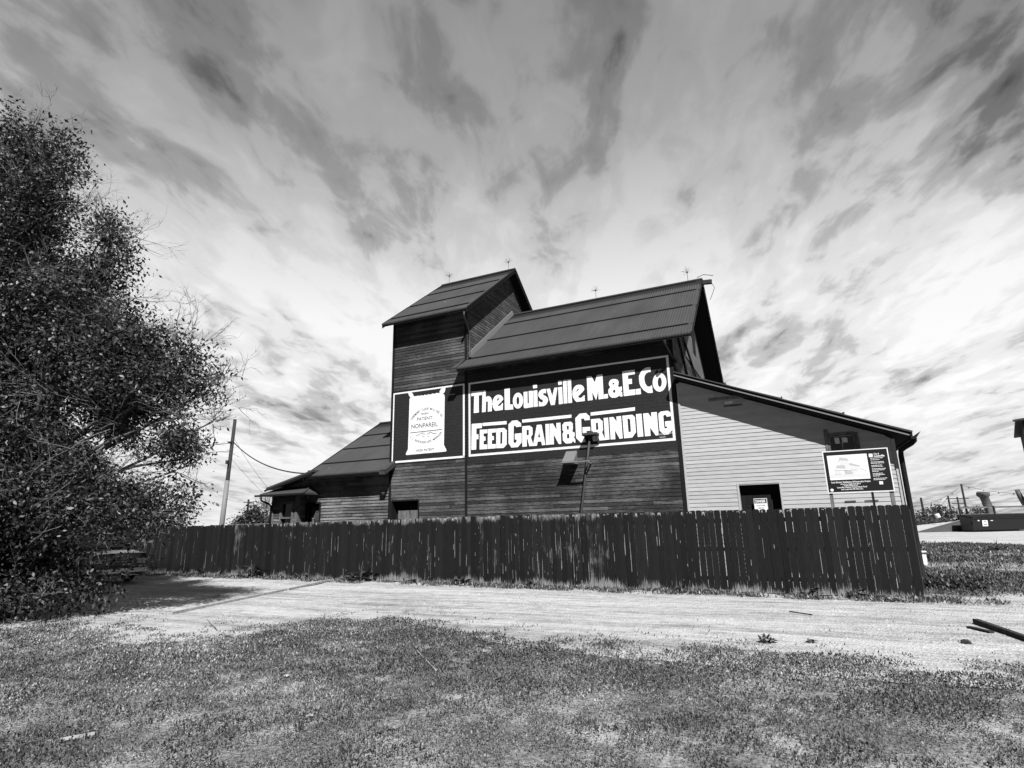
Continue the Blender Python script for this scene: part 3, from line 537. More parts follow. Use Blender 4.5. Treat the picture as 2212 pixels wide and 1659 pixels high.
# lean-to doorway and window
mb = MB()
for a, b in ((LD[0]-.05, LD[0]), (LD[1], LD[1]+.04)): mb.box(a, b, -.022, .28, 0, LD[3]+.04, .7)
mb.box(LD[0], LD[1], -.022, .28, LD[3], LD[3]+.045, .7); dw = mb.build('door_frame', 'white_siding', B)
mb = MB()
for i in range(5): mb.box(LD[0]+.005+i*.156, LD[0]+.156+i*.156, .20, .23, .05, 2.32, random.random())
mb.box(LD[0]+.01, LD[0]+.78, .185, .20, 1.1, 1.2); mb.build('door', 'trim', B)
mb = MB(); mb.box(LD[0]+.62, LD[0]+.70, .12, .20, .05, 2.15); mb.build('door_edge', 'timber', B)
wf = MB()
wf.box(LW[0]-.10, LW[0], -.03, .05, LW[2]-.25, LW[3]+.18, .6); wf.box(LW[1], LW[1]+.09, -.03, .05, LW[2]-.02, LW[3]+.04, .3); wf.box(LW[0], LW[1], -.03, .05, LW[3], LW[3]+.07, .3); wf.box(LW[0]-.02, LW[1]+.02, -.05, .05, LW[2]-.05, LW[2], .9)
wo = wf.build('window_frame', 'grey_wood', B)
mb = MB(); mb.box(LW[0]+.02, LW[1]-.02, .08, .10, LW[2]+.005, LW[2]+.03); mb.box(LW[0]+.02, LW[1]-.02, .08, .10, LW[3]-.03, LW[3]-.005); mb.box((LW[0]+LW[1])/2-.012, (LW[0]+LW[1])/2+.012, .08, .10, LW[2], LW[3])
mb.box(LW[0], LW[0]+.03, .08, .10, LW[2], LW[3]); mb.box(LW[1]-.03, LW[1], .08, .10, LW[2], LW[3]); mb.build('sash', 'pale_wood', wo)
mb = MB(); mb.box(LW[0], LW[1], .105, .115, LW[2], LW[3]); mb.build('pane', 'glass', wo)
mb = MB(); mb.box(LW[0]+.13, LW[0]+.24, .060, .063, LW[2]+.20, LW[2]+.36); mb.box(LW[0]+.31, LW[0]+.43, .060, .063, LW[2]+.22, LW[2]+.35); nt_ = mb.build('notice', 'picture', wo)
# patched dark bits of old boards near the lean-to eave
for (u, z, L_, h) in ((.9, 5.05, 1.0, .10), (1.3, 4.84, .5, .05), (4.0, 2.02, .25, .04), (4.45, 2.02, .3, .04)):
    MB().box(u, u+L_, -.024, -.004, z, z+h).build('patch_board', 'siding_low', B)
mb = MB(); mb.box(1.34, 1.55, -.025, -.004, 4.93, 4.99); mb.build('patch_board', 'letter', B)

# tower loading door
mb = MB()
for a, b in ((TD[0]-.07, TD[0]), (TD[1], TD[1]+.04)): mb.box(a, b, -.035, .28, 0, TD[3]+.03, .6)
mb.box(TD[0], TD[1], -.035, .28, TD[3], TD[3]+.05, .6); mb.build('door_frame', 'trim', B)
mb = MB(); mb.box(TD[0]+.13, TD[0]+.64, .20, .24, .1, 2.22, .4); mb.box(TD[0]+.645, TD[1]-.01, .205, .245, .1, 2.22, .6); mb.build('door', 'grey_wood', B)
# wing door
mb = MB()
for a, b in ((WD[0]-.09, WD[0]), (WD[1], WD[1]+.06)): mb.box(a, b, -.045, .28, 0, WD[3]+.03, .6)
mb.box(WD[0], WD[1], -.045, .28, WD[3], WD[3]+.07, .6); mb.build('door_frame', 'trim', B)
mb = MB(); mb.box(WD[0]+.01, WD[1]-.01, .16, .21, .1, 2.5, .4); dd = mb.build('door', 'siding', B)
mb = MB(); mb.box(WD[0]+.12, WD[0]+.22, .10, .155, 2.02, 2.05); mb.tube([(WD[0]+.17, .12, 1.9), (WD[0]+.17, .12, 2.02)], .02, 6); mb.build('handle', 'flash', dd)

# office with bay and hip roof at the far left
OZ = lambda u: 3.30+(u+16.38)*.237
mb = MB(); lap(mb, -16.1, -14.79, 0, 3.55, front(0), exp=.115, pro=.03, Rr=lambda z: -14.79, L=lambda z: min(-14.8, max(-16.1, -16.38+(z-3.2)/.237))); mb.build('wall', 'siding_low', B)
mb = MB(); mb.prism([(-16.40, -.6, OZ(-16.40)), (-13.95, -.6, OZ(-13.95)), (-13.95, -.6, OZ(-13.95)-.09), (-16.40, -.6, OZ(-16.40)-.09)], (0, .57, 0), .5)
mb.prism([(-16.40, -.03, OZ(-16.40)), (-14.44, -.03, OZ(-14.44)), (-14.44, -.03, OZ(-14.44)-.09), (-16.40, -.03, OZ(-16.40)-.09)], (0, 6.4, 0), .5)
ro = mb.build('roof', 'roof', B); tag(ro, 'low sloping roof of the office at the left end')
mb = MB(); mb.prism([(-16.46, -.63, OZ(-16.46)-.08), (-13.95, -.63, OZ(-13.95)-.08), (-13.95, -.63, OZ(-13.95)-.2), (-16.46, -.63, OZ(-16.46)-.15)], (0, .03, 0), .5); mb.build('rake_board', 'trim', ro)
BVx = (-16.14, -14.79); BW = (-15.60, -15.06, 1.5, 2.62)
mb = MB(); lap(mb, BVx[0], BVx[1], 0, 3.0, front(-.42), [BW], exp=.115, pro=.03); lap(mb, -.42, 0, 0, 3.0, facing_right(BVx[1]), exp=.115, pro=.02); lap(mb, -.42, 0, 0, 3.0, facing_left(BVx[0]), exp=.115, pro=.02)
bay = mb.build('bay_wall', 'siding_low', B)
mb = MB()
for u in (BVx[0]-.02, BVx[1]-.09): mb.box(u, u+.11, -.47, -.30, 0, 3.0)
mb.box(BW[0]-.09, BW[0], -.47, -.36, 0, 2.7); mb.box(BW[1], BW[1]+.09, -.47, -.36, 0, 2.7); mb.build('corner_board', 'grey_wood', bay)
wq = MB().box(BW[0], BW[1], -.50, -.36, 2.05, 2.10).build('window_frame', 'grey_wood', bay); MB().box(BW[0], BW[1], -.46, -.40, 2.62, 2.70).build('lintel', 'grey_wood', wq)
mb = MB(); mb.box(BW[0], BW[1], -.36, -.34, 1.5, 2.62); mb.build('pane', 'glass', wq)
mb = MB(); e = [(-16.42, -.86), (-14.05, -.86), (-14.05, -.0), (-16.42, -.0)]; zE = 2.99
ridge = [(-15.9, -.04, 3.30), (-14.55, -.04, 3.30)]
mb.face([(e[0][0], e[0][1], zE), (e[1][0], e[1][1], zE), ridge[1], ridge[0]]); mb.face([(e[1][0], e[1][1], zE), (e[2][0], e[2][1], zE), ridge[1]]); mb.face([(e[3][0], e[3][1], zE), (e[0][0], e[0][1], zE), ridge[0]])
mb.box(e[0][0], e[1][0], -.86, -.05, zE-.06, zE-.003); mb.tube([(-16.42, -.86, 3.0), (-15.9, -.04, 3.31)], .03, 6); mb.tube([(-14.05, -.86, 3.0), (-14.55, -.04, 3.31), (-15.9, -.04, 3.31)], .03, 6)
hr = mb.build('bay_roof', 'roof', B)
mb = MB(); mb.box(-16.62, -14.02, -.95, -.865, zE-.07, zE+.0); mb.build('gutter', 'trim', hr)
mb = MB(); mb.tube([(-16.30, -.9, zE-.08), (-16.30, -.88, zE-.22), (-16.18, -.6, zE-.34), (-16.12, -.52, zE-.45), (-16.12, -.52, .1)], .04, 8); mb.build('downpipe', 'trim', hr, True)
mb = MB(); mb.prism([(-14.75, -.04, 3.15), (-14.55, -.04, 3.15), (-14.6, -.04, 2.8), (-14.7, -.04, 2.8)], (0, -.12, 0)); mb.build('vent_cap', 'grey_wood', B)

# small hood over a spout, and the leaning pipe
hd = MB(); 
hd.prism([(-3.64, -.03, 3.90), (-3.62, -.50, 3.53), (-3.60, -.50, 3.50), (-3.62, -.03, 3.84)], (.36, 0, 0))
hd.prism([(-3.62, -.03, 3.84), (-3.62, -.48, 3.50), (-3.62, -.03, 3.50)], (.015, 0, 0)); hd.prism([(-3.28, -.03, 3.84), (-3.28, -.48, 3.50), (-3.28, -.03, 3.50)], (.015, 0, 0))
hood = hd.build('hood', 'hood', B)
mb = MB(); mb.box(-3.66, -2.70, -.52, -.48, 3.48, 3.515); mb.box(-3.30, -3.25, -.5, -.03, 3.45, 3.49); mb.box(-2.84, -2.80, -.5, -.03, 3.45, 3.49); mb.box(-3.66, -3.24, -.5, -.02, 3.46, 3.48); mb.build('bracket', 'flash', hood)
mb = MB(); mb.tube([(-2.76, -.16, 4.33), (-2.93, -.20, 3.3), (-3.11, -.24, 2.2), (-3.48, -.32, .0)], .036, 10); pp = mb.build('spout_pipe', 'pipe', B, True)
mb = MB(); mb.box(-2.96, -2.50, -.34, -.02, 4.33, 4.40); mb.box(-2.84, -2.70, -.26, -.02, 4.40, 4.47); mb.prism([(-2.93, -.03, 4.33), (-2.93, -.30, 4.33), (-2.93, -.03, 4.02)], (.02, 0, 0)); mb.prism([(-2.55, -.03, 4.33), (-2.55, -.30, 4.33), (-2.55, -.03, 4.02)], (.02, 0, 0)); mb.build('pipe_cap', 'pipe', pp)

# ---- painted wall signs: paint follows the laps of the siding
def lap_project(bm, off, z_lo, z_hi):
    zk = math.floor(z_lo/EXP)*EXP
    while zk < z_hi:
        for zc in (zk, zk+.007):
            g = bm.verts[:]+bm.edges[:]+bm.faces[:]
            bmesh.ops.bisect_plane(bm, geom=g, plane_co=(0, 0, zc), plane_no=(0, 0, 1), dist=1e-5)
        zk += EXP
    for v in bm.verts:
        f = (v.co.z/EXP) % 1.0; q = f*EXP
        if q > EXP-.0003: q = 0
        d = .016+.0025*((q/.007) if q < .007 else (1-(q-.007)/(EXP-.007)))
        v.co.y = -(d+off)
def poly_part(name, polys, m, off, par):
    bm = bmesh.new()
    for pl in polys:
        loops = [[Vector((a, b, 0)) for a, b in lp] for lp in pl]
        tris = geometry.tessellate_polygon(loops); flat = [p for lp in loops for p in lp]
        vs = [bm.verts.new((p.x, 0, p.y)) for p in flat]
        for tr in tris:
            try: bm.faces.new([vs[i] for i in tr])
            except ValueError: pass
    zs = [v.co.z for v in bm.verts]
    lap_project(bm, off, min(zs)-.2, max(zs)+.2)
    bmesh.ops.recalc_face_normals(bm, faces=bm.faces)
    me = bpy.data.meshes.new(name); bm.to_mesh(me); bm.free(); me.materials.append(M[m])
    a = me.attributes.new('rnd', 'FLOAT', 'FACE'); a.data.foreach_set('value', [.5]*len(me.polygons))
    o = bpy.data.objects.new(name, me); S.collection.objects.link(o); o.parent = par; return o
def rect(u0, u1, z0, z1): return [[(u0, z0), (u1, z0), (u1, z1), (u0, z1)]]
def frame(u0, u1, z0, z1, t_, tb): return [rect(u0, u0+t_, z0, z1), rect(u1-t_, u1, z0, z1), rect(u0+t_, u1-t_, z1-t_*.8, z1), rect(u0+t_, u1-t_, z0, z0+tb)]
bs = poly_part('painted_sign', [rect(-7.335, -.105, 3.72, 7.0)], 'sign_ground', .003, B); tag(bs, 'large painted sign reading The Louisville M.&E.Co Feed Grain & Grinding')
poly_part('sign_border', frame(-7.27, -.15, 3.98, 6.64, .075, .075), 'letter', .008, bs)
for gl in GLYPHS:
    poly_part('lettering', [gl], 'letter', .008, bs)
mb = MB()
addtext(mb, 'FERRIOT', .085, lambda x, y: (-.66+x, -.030, 4.17+y), width=.24); addtext(mb, "'84", .07, lambda x, y: (-.34+x, -.030, 4.19+y), width=.12); mb.box(-.62, -.44, -.030, -.028, 4.10, 4.12); mb.build('signature', 'print_grey', bs)
ss = poly_part('painted_sign', [rect(-10.60, -7.44, 3.93, 6.64)], 'sign_ground', .003, B); tag(ss, 'smaller painted sign with a white flour sack on the tower front')
poly_part('sign_border', frame(-10.62, -7.43, 3.96, 6.65, .075, .075)[:3]+[rect(-10.62, -7.43, 3.96, 4.03)], 'letter', .008, ss)
sk = poly_part('flour_sack', [[SACK]], 'letter', .010, ss)
# lettering on the sack: thin sheets just proud of the laps
OY = -.031
def line(mb, pts, wd):
    for (a, b) in zip(pts[:-1], pts[1:]):
        a = Vector((a[0], 0, a[1])); b = Vector((b[0], 0, b[1])); d = (b-a).normalized(); n_ = Vector((-d.z, 0, d.x))*wd/2
        mb.face([(p.x, OY, p.z) for p in (a-n_, b-n_, b+n_, a+n_)], .5)
mb = MB()
B_ = .0015
addtext(mb, 'HIGH', .115, lambda x, y: (-9.312+x, OY, 5.672+y), width=.33, bold=B_)
addtext(mb, 'PATENT', .165, lambda x, y: (-9.489+x, OY, 5.47+y), width=.69, bold=B_)
addtext(mb, 'NONPAREIL', .235, lambda x, y: (-9.728+x, OY, 5.19+y), width=1.16, bold=B_*1.5)
addtext(mb, 'HIGH PATENT', .125, lambda x, y: (-9.488+x, OY, 4.31+y), width=.78, bold=B_)
line(mb, [(-9.771, 5.04), (-8.382, 5.048)], .026)
def arc_text(s_, a, m, b, size, inv=False):
    # circle through three points
    (x1, y1), (x2, y2), (x3, y3) = a, m, b
    D = 2*(x1*(y2-y3)+x2*(y3-y1)+x3*(y1-y2))
    cx_ = ((x1*x1+y1*y1)*(y2-y3)+(x2*x2+y2*y2)*(y3-y1)+(x3*x3+y3*y3)*(y1-y2))/D
    cy_ = ((x1*x1+y1*y1)*(x3-x2)+(x2*x2+y2*y2)*(x1-x3)+(x3*x3+y3*y3)*(x2-x1))/D
    Rd = math.hypot(x1-cx_, y1-cy_); a1 = math.atan2(y1-cy_, x1-cx_); a3 = math.atan2(y3-cy_, x3-cx_)
    if inv: 
        a1 = a1 if a1 < 0 else a1-2*PI; a3 = a3 if a3 < 0 else a3-2*PI
    n_ = len(s_)
    for i, ch in enumerate(s_):
        if ch == ' ': continue
        an = a1+(a3-a1)*i/(n_-1); px, py = cx_+Rd*math.cos(an), cy_+Rd*math.sin(an); ro_ = an-PI/2 if not inv else an+PI/2
        c_, s2 = math.cos(ro_), math.sin(ro_)
        addtext(mb, ch, size, lambda x, y: (px+x*.8*c_-y*s2, OY, py+x*.8*s2+y*c_), align='CENTER', bold=B_*1.2)
arc_text('LONGMONT FLOUR MILLING CO', (-9.70, 5.52), (-9.07, 5.84), (-8.43, 5.52), .125)
arc_text('L.L.BRECKENRIDGE MANAGER', (-9.76, 4.86), (-9.07, 4.60), (-8.40, 4.90), .115, True)
for sg in (-1, 1):
    c0 = -9.07+sg*.10; line(mb, [(c0+.06*math.cos(q_*.55), 4.90+.06*math.sin(q_*.55)) for q_ in range(11)], .014)
    line(mb, [(c0+sg*.02, 4.99), (c0+sg*.12, 4.985), (c0+sg*.22, 4.93), (c0+sg*.36, 4.93)], .02)
mb.build('sack_lettering', 'ink', sk)

# ---- danger notice hung in the doorway
t_ = thing('warning_sign', 'white danger notice hung in the doorway of the pale lean-to', 'sign', (BX, BY, 0), BA)
mb = MB(); mb.box(1.80, 2.14, .085, .09, 1.82, 2.20); mb.build('panel', 'white', t_)
mb = MB(); mb.box(1.815, 2.125, .081, .084, 2.07, 2.185); mb.build('band', 'black', t_)
mb = MB(); addtext(mb, 'DANGER', .10, lambda x, y: (1.84+x, .078, 2.09+y), width=.26, bold=.004); mb.build('lettering', 'white', t_)
mb = MB(); addtext(mb, 'DO NOT ENTER', .05, lambda x, y: (1.86+x, .082, 1.99+y), width=.22); addtext(mb, 'KEEP OUT', .05, lambda x, y: (1.90+x, .082, 1.92+y), width=.14); mb.build('lettering', 'ink', t_)

# ---- information sign on posts between fence and lean-to
t_ = thing('information_sign', 'dark project sign on three posts in front of the pale lean-to wall', 'sign', (BX, BY, 0), BA)
SV = -1.5; u0, u1, z0, z1 = 3.58, 4.93, 2.22, 3.21
mb = MB(); mb.box(u0, u1, SV, SV+.02, z0, z1); mb.build('panel', 'black', t_)
mb = MB()
for a in ((u0-.012, u0+.010, z0-.012, z1+.012), (u1-.010, u1+.012, z0-.012, z1+.012)): mb.box(a[0], a[1], SV-.006, SV+.024, a[2], a[3])
mb.box(u0+.012, u1-.012, SV-.006, SV+.024, z1-.010, z1+.012); mb.box(u0+.012, u1-.012, SV-.006, SV+.024, z0-.012, z0+.010); mb.build('sign_frame', 'white', t_)
for u, m_, w_ in ((3.60, 'grey_wood', .07), (4.47, 'black', .045), (4.84, 'grey_wood', .08)):
    mb = MB(); mb.box(u, u+w_, SV+.024, SV+.09, 0, z1-.05 if m_ != 'black' else z0+.1); mb.build('post', m_, t_)
y1_ = SV-.003; pu0, pu1, pz0, pz1 = 3.66, 4.50, 2.52, 3.11
mb = MB(); mb.box(pu0, pu1, y1_-.001, y1_+.001, pz0, pz1); pic = mb.build('picture', 'picture', t_)
W_ = pu1-pu0; H_ = pz1-pz0
def pp_(mb, pts, lift=.004): mb.face([(pu0+a*W_, y1_-lift, pz0+b*H_) for a, b in pts], .5)
mb = MB()
pp_(mb, [(.26, .70), (.32, .92), (.50, .86), (.54, .76), (.34, .86), (.30, .70)][:4]+[(.34, .80)]); pp_(mb, [(.54, .68), (.80, .54), (.78, .50), (.53, .58)]); pp_(mb, [(.18, .48), (.22, .60), (.42, .58), (.42, .46)])
pp_(mb, [(.77, .46), (.93, .32), (.93, .30), (.77, .44)]); pp_(mb, [(.38, .40), (.55, .38), (.60, .22), (.40, .22)]); pp_(mb, [(.12, .40), (.70, .38), (.70, .36), (.12, .38)])
mb.build('roof_print', 'print_grey', pic)
mb = MB()
for q_ in (((.30, .70), (.34, .80), (.52, .74), (.52, .42), (.30, .44)), ((.55, .55), (.76, .48), (.76, .25), (.55, .25)), ((.0, .10), (.98, .08), (.98, .22), (.02, .24)), ((.14, .36), (.30, .36), (.30, .22), (.14, .22))): pp_(mb, q_, .002)
mb.build('wall_print', 'print_pale', pic)
mb = MB()
for s_, z_, h_, a, wd in (('Grain Elevator Stabilization & Preservation Project', 2.445, .055, 3.67, .82), ('Work to begin Fall 2013', 2.400, .042, 3.86, .42), ('Funding provided by the', 2.368, .032, 3.93, .29), ('Louisville Historic Preservation Fund', 2.325, .046, 3.78, .62), ('and Louisville Mill Site LLC.', 2.278, .046, 3.86, .46)):
    addtext(mb, s_, h_, lambda x, y: (a+x, SV-.003, z_+y), width=wd, bold=.0012)
addtext(mb, 'City of', .05, lambda x, y: (4.645+x, SV-.003, 3.075+y), width=.11, bold=.0015); addtext(mb, 'Louisville', .065, lambda x, y: (4.645+x, SV-.003, 3.02+y), width=.21, bold=.002)
mb.box(4.54, 4.62, SV-.004, SV-.002, 3.02, 3.10)
random.seed(5)
for (zl, n_) in ((2.985, .26), (2.945, .18), (2.895, .26), (2.865, .27), (2.815, .22), (2.785, .23), (2.735, .28), (2.705, .25), (2.675, .13), (2.625, .20), (2.595, .24), (2.565, .14), (2.51, .28), (2.48, .23)):
    xx = 4.56
    while xx < 4.56+n_: 
        l_ = random.uniform(.02, .055); mb.box(xx, min(xx+l_, 4.56+n_), SV-.004, SV-.002, zl, zl+.013); xx += l_+.008
mb.box(4.66, 4.735, SV-.004, SV-.002, 2.375, 2.445)
mb.lathe((0, 0, 0), [(.0, 0)], 3) if False else None
mb.prism([(3.665+.036*math.cos(i*PI/8), SV-.004, 2.285+.036*math.sin(i*PI/8)) for i in range(16)], (0, .002, 0))
mb.build('lettering', 'white', t_)

# ================================================================== GROUND
def vnoise(X, Y, scale, seed=0, octs=4):
    """smooth value noise for placing plants and soil"""
    r = np.random.default_rng(seed); out_ = np.zeros_like(X); amp = 1; tot = 0
    for o in range(octs):
        g = r.random((257, 257)); x = X*scale*(2**o)+37.3*o+500; y = Y*scale*(2**o)+11.7*o+500
        xi = np.floor(x).astype(int); yi = np.floor(y).astype(int); fx = x-xi; fy = y-yi
        fx = fx*fx*(3-2*fx); fy = fy*fy*(3-2*fy); a = g[xi % 257, yi % 257]; b = g[(xi+1) % 257, yi % 257]; c = g[xi % 257, (yi+1) % 257]; d = g[(xi+1) % 257, (yi+1) % 257]
        out_ += amp*((a*(1-fx)+b*fx)*(1-fy)+(c*(1-fx)+d*fx)*fy); tot += amp; amp *= .5
    return out_/tot
BND = [(-30, 12.5), (-10.1, 11.91), (-8.1, 11.65), (-6.08, 10.4), (-4.98, 10.1), (-4.3, 10.23), (-3.93, 10.9), (-3.15, 11.5), (-1.31, 10.9), (-0.49, 9.7), (0.55, 9.0), (1.75, 8.4), (2.84, 8.0), (3.77, 7.5), (4.59, 7.1), (5.45, 6.8), (12, 6.0)]
bx_, by_ = np.array(BND).T
def bound(X): return np.interp(X, bx_, by_)
FA = np.array([8.22, 12.29]); FD = np.array([math.cos(R(-27.5)), math.sin(R(-27.5))])       # fence line
def fence_y(X): return FA[1]+(X-FA[0])*FD[1]/FD[0]
# ground sheet: fine near the camera, one outer apron to the horizon
xs = np.concatenate([[-4000, -600, -120, -50], np.arange(-30, 30.01, .25), [45, 70, 120, 600, 4000]])
ys = np.concatenate([[-400, -30, -5], np.arange(0, 42.01, .25), [50, 60, 80, 120, 400, 5000]])
Xg, Yg = np.meshgrid(xs, ys, indexing='ij')
def hgt(X, Y):
    near = np.clip((45-Y)/10, 0, 1)*np.clip((34-abs(X))/6, 0, 1)
    return near*(vnoise(X, Y, .5, 3, 3)-.5)*.05
Vg = np.stack([Xg.ravel(), Yg.ravel(), hgt(Xg, Yg).ravel()-.004], 1); nx, ny = Xg.shape
I = (np.arange(nx-1)[:, None]*ny+np.arange(ny-1)[None, :]).ravel(); Fg = np.stack([I, I+ny, I+ny+1, I+1], 1)
g = npmesh('ground', Vg, Fg, 'soil'); tag(g, kind='structure'); g.data.polygons.foreach_set('use_smooth', [True]*len(g.data.polygons))
# far field beyond the yard
def sheet(name, poly, z, m, sub=None):
    me = bpy.data.meshes.new(name); me.from_pydata([(x, y, z) for x, y in poly], [], [tuple(range(len(poly)))]); me.materials.append(M[m])
    o = bpy.data.objects.new(name, me); S.collection.objects.link(o); return tag(o, kind='structure')
# gravel drive in front of the fence: strip following the grass edge
Xd = np.arange(-26, 16.01, .2); n1 = 48
lo = bound(Xd)-.55-.7*vnoise(Xd, Xd*0, .8, 5, 4); hi = fence_y(Xd)+.35; hi = np.maximum(hi, lo+.3)
hi = np.where(Xd > 8.3, 12.3+ .25*(Xd-8.3)+.5*vnoise(Xd, Xd*0+4, .9, 8, 3)-.2, hi); hi = np.maximum(hi, lo+.3)
Tt = np.linspace(0, 1, n1)[None, :]; Yd = lo[:, None]*(1-Tt)+hi[:, None]*Tt; Xq = np.repeat(Xd[:, None], n1, 1)
Vd = np.stack([Xq.ravel(), Yd.ravel(), hgt(Xq, Yd).ravel()+.004+.006*np.sin(Yd.ravel()*0)], 1); I = (np.arange(len(Xd)-1)[:, None]*n1+np.arange(n1-1)[None, :]).ravel()
d = npmesh('gravel_drive', Vd, np.stack([I, I+n1, I+n1+1, I+1], 1), 'gravel'); tag(d, kind='structure'); d.data.polygons.foreach_set('use_smooth', [True]*len(d.data.polygons))
sheet('gravel_yard', [(10, 48), (24.9, 36.8), (25.9, 30.0), (26.5, 26), (60, 20), (90, 40), (90, 64), (10, 64)], .012, 'gravel')
sheet('gravel_yard', [(-60, 24), (4, 24), (4, 60), (-60, 60)], .010, 'gravel')
sheet('far_field', [(-900, 64.5), (900, 64.5), (2500, 3000), (-2500, 3000)], .02, 'field')

# ---- grass and ground cover (too many to count)
def leaves(name, X, Y, size, hts, m, rnd, tilt=(.2, 1.2), aspect=2.2, flat=False, kind='stuff', zb=None, parent=None):
    n = len(X); an = RNG.uniform(0, 2*PI, n); ti = RNG.uniform(*tilt, n); L = size; Wd = size/aspect
    dx, dy = np.cos(an), np.sin(an); sx_, sy_ = -dy, dx
    z0 = (hgt(X, Y) if zb is None else zb)+hts
    b = np.stack([X, Y, z0], 1); dv = np.stack([dx*np.cos(ti), dy*np.cos(ti), np.sin(ti)], 1)*L[:, None]; sv = np.stack([sx_, sy_, 0*an], 1)*Wd[:, None]/2
    V = np.stack([b, b+dv*.45+sv, b+dv, b+dv*.45-sv], 1).reshape(-1, 3); F = np.arange(4*n).reshape(n, 4)
    o = npmesh(name, V, F, m, rnd, parent)
    return o
def scatter(n, x0, x1, y0, y1): return RNG.uniform(x0, x1, n), RNG.uniform(y0, y1, n)
def keep(m, *a): return [q[m] for q in a]
# foreground lawn
X, Y = scatter(820000, -11.5, 9, 3.4, 13.2)
m = (np.abs(X) < 1.15*Y+1.0); X, Y = keep(m, X, Y)
edge = bound(X)-Y; nz = vnoise(X, Y, 1.3, 11, 5); nb = vnoise(X, Y, .33, 21, 4); fn_ = vnoise(X, Y, 4.5, 31, 3)
bare = np.clip(1.2-((X-.6)/3.2)**2-((Y-8.7)/1.5)**2, 0, 1)*1.1+np.clip(1.1-((X-.2)/1.6)**2-((Y-5.9)/.8)**2, 0, 1)*.45+np.clip(1-((X-3.3)/1.6)**2-((Y-6.15)/.25)**2, 0, 1)
cover = np.clip((edge+(nz-.5)*3.0)/1.3+.2, 0, 1)*np.clip((nb-.34)*6+np.clip((X+1)*-.5, -.1, 1)+.60-bare, .18, 1)*np.clip((fn_-.30)*6, .20, 1)
dens = cover*np.clip(6.2/np.maximum(Y, 3.4), .32, 1)
m = RNG.random(len(X)) < dens; X, Y, nz, nb, fn_ = keep(m, X, Y, nz, nb, fn_)
tone = np.clip(-.02+1.1*(nb-.32)*-.6+.72*RNG.random(len(X))+.65*(nz-.5)+.25, 0, 1)
size = RNG.uniform(.012, .034, len(X))*np.clip(Y/6, .85, 1.5)
o = leaves('lawn', X, Y, size, RNG.uniform(0, .022, len(X)), 'grass', tone, (.1, 1.3), 2.0); tag(o, kind='stuff', label='low patchy lawn of clover and grass in the foreground', cat='grass')
# upright blades
k = RNG.random(len(X)) < .16; Xb, Yb = X[k]+RNG.normal(0, .02, k.sum()), Y[k]+RNG.normal(0, .02, k.sum())
o = leaves('grass_blades', Xb, Yb, RNG.uniform(.02, .050, len(Xb)), np.zeros(len(Xb)), 'grass', np.clip(RNG.normal(.6, .2, len(Xb)), 0, 1), (.8, 1.5), 9); tag(o, kind='stuff', label='thin upright grass blades through the foreground lawn', cat='grass')
# darker broad leaved patches
X, Y = scatter(260000, -9, 9, 3.4, 11.5); nd = vnoise(X, Y, .42, 77, 4); n2 = vnoise(X, Y, 2.5, 5, 3)
pt = np.zeros_like(X)
for (px, py, rx, ry) in ((2.1, 6.6, 1.7, .75), (3.2, 7.3, 1.2, .5), (.3, 7.7, .7, .4), (-1.7, 9.4, 1.1, .4), (-.9, 9.0, .5, .3), (3.4, 5.6, 1.3, .45), (4.3, 6.3, .8, .5), (1.2, 5.2, .8, .3), (-3.6, 9.6, .7, .3), (-2.0, 10.7, 1.0, .3), (.2, 8.6, .3, .2), (-5, 8.3, 1, .4)):
    pt = np.maximum(pt, 1.15-(((X-px)/rx)**2+((Y-py)/ry)**2))
sc = pt*.85+(n2-.5)*2.3+(nd-.5)*1.2+.02
m = (sc > .30) & (RNG.random(len(X)) < .7) & (Y < bound(X)+.2) & (np.abs(X) < 1.1*Y+1); X, Y, sc = keep(m, X, Y, sc)
o = leaves('broad_leaf_patches', X, Y, RNG.uniform(.016, .038, len(X)), RNG.uniform(.0, .05, len(X))*np.clip(sc, .3, 1), 'grass_dark', np.clip(RNG.normal(.45, .3, len(X)), 0, 1), (.3, 1.45), 1.9); tag(o, kind='stuff', label='dark broad leaved patches in the foreground lawn', cat='ground cover')
# sprigs on the drive edge and under the fence
X, Y = scatter(700000, -20, 9.2, 9, 28); fy = fence_y(X); dd_ = fy-Y; nn_ = vnoise(X, Y, 1.8, 41, 4); n3 = vnoise(X, Y, .5, 43, 2)
m = (dd_ > -.1) & (dd_ < .85) & (RNG.random(len(X)) < np.clip(1.35-dd_*1.3+(nn_-.5)*2.6+(n3-.5)*1.2, 0, 1)*np.clip((nn_-.32)*6, 0, 1)); X, Y = keep(m, X, Y)
o = leaves('verge_weeds', X, Y, RNG.uniform(.035, .10, len(X)), RNG.uniform(0, .03, len(X)), 'grass', np.clip(RNG.normal(.45, .3, len(X)), 0, 1), (.1, 1.4), 2.6); tag(o, kind='stuff', label='scrubby strip of low weeds along the foot of the fence', cat='weeds')
# sparse tufts over the drive
X, Y = scatter(60000, -9, 9, 7, 14); nn_ = vnoise(X, Y, 2.4, 51, 4); e_ = Y-bound(X)
m = (e_ > -.2) & (Y < fence_y(X)) & (RNG.random(len(X)) < np.clip((nn_-.56)*3.2, 0, 1)*np.clip(1.5-e_*.75, .05, 1)); X, Y = keep(m, X, Y)
o = leaves('drive_sprigs', X, Y, RNG.uniform(.02, .05, len(X)), np.zeros(len(X)), 'grass_dark', RNG.random(len(X)), (.1, 1.2), 2.5); tag(o, kind='stuff', label='scattered sprigs of weed on the gravel drive', cat='weeds')
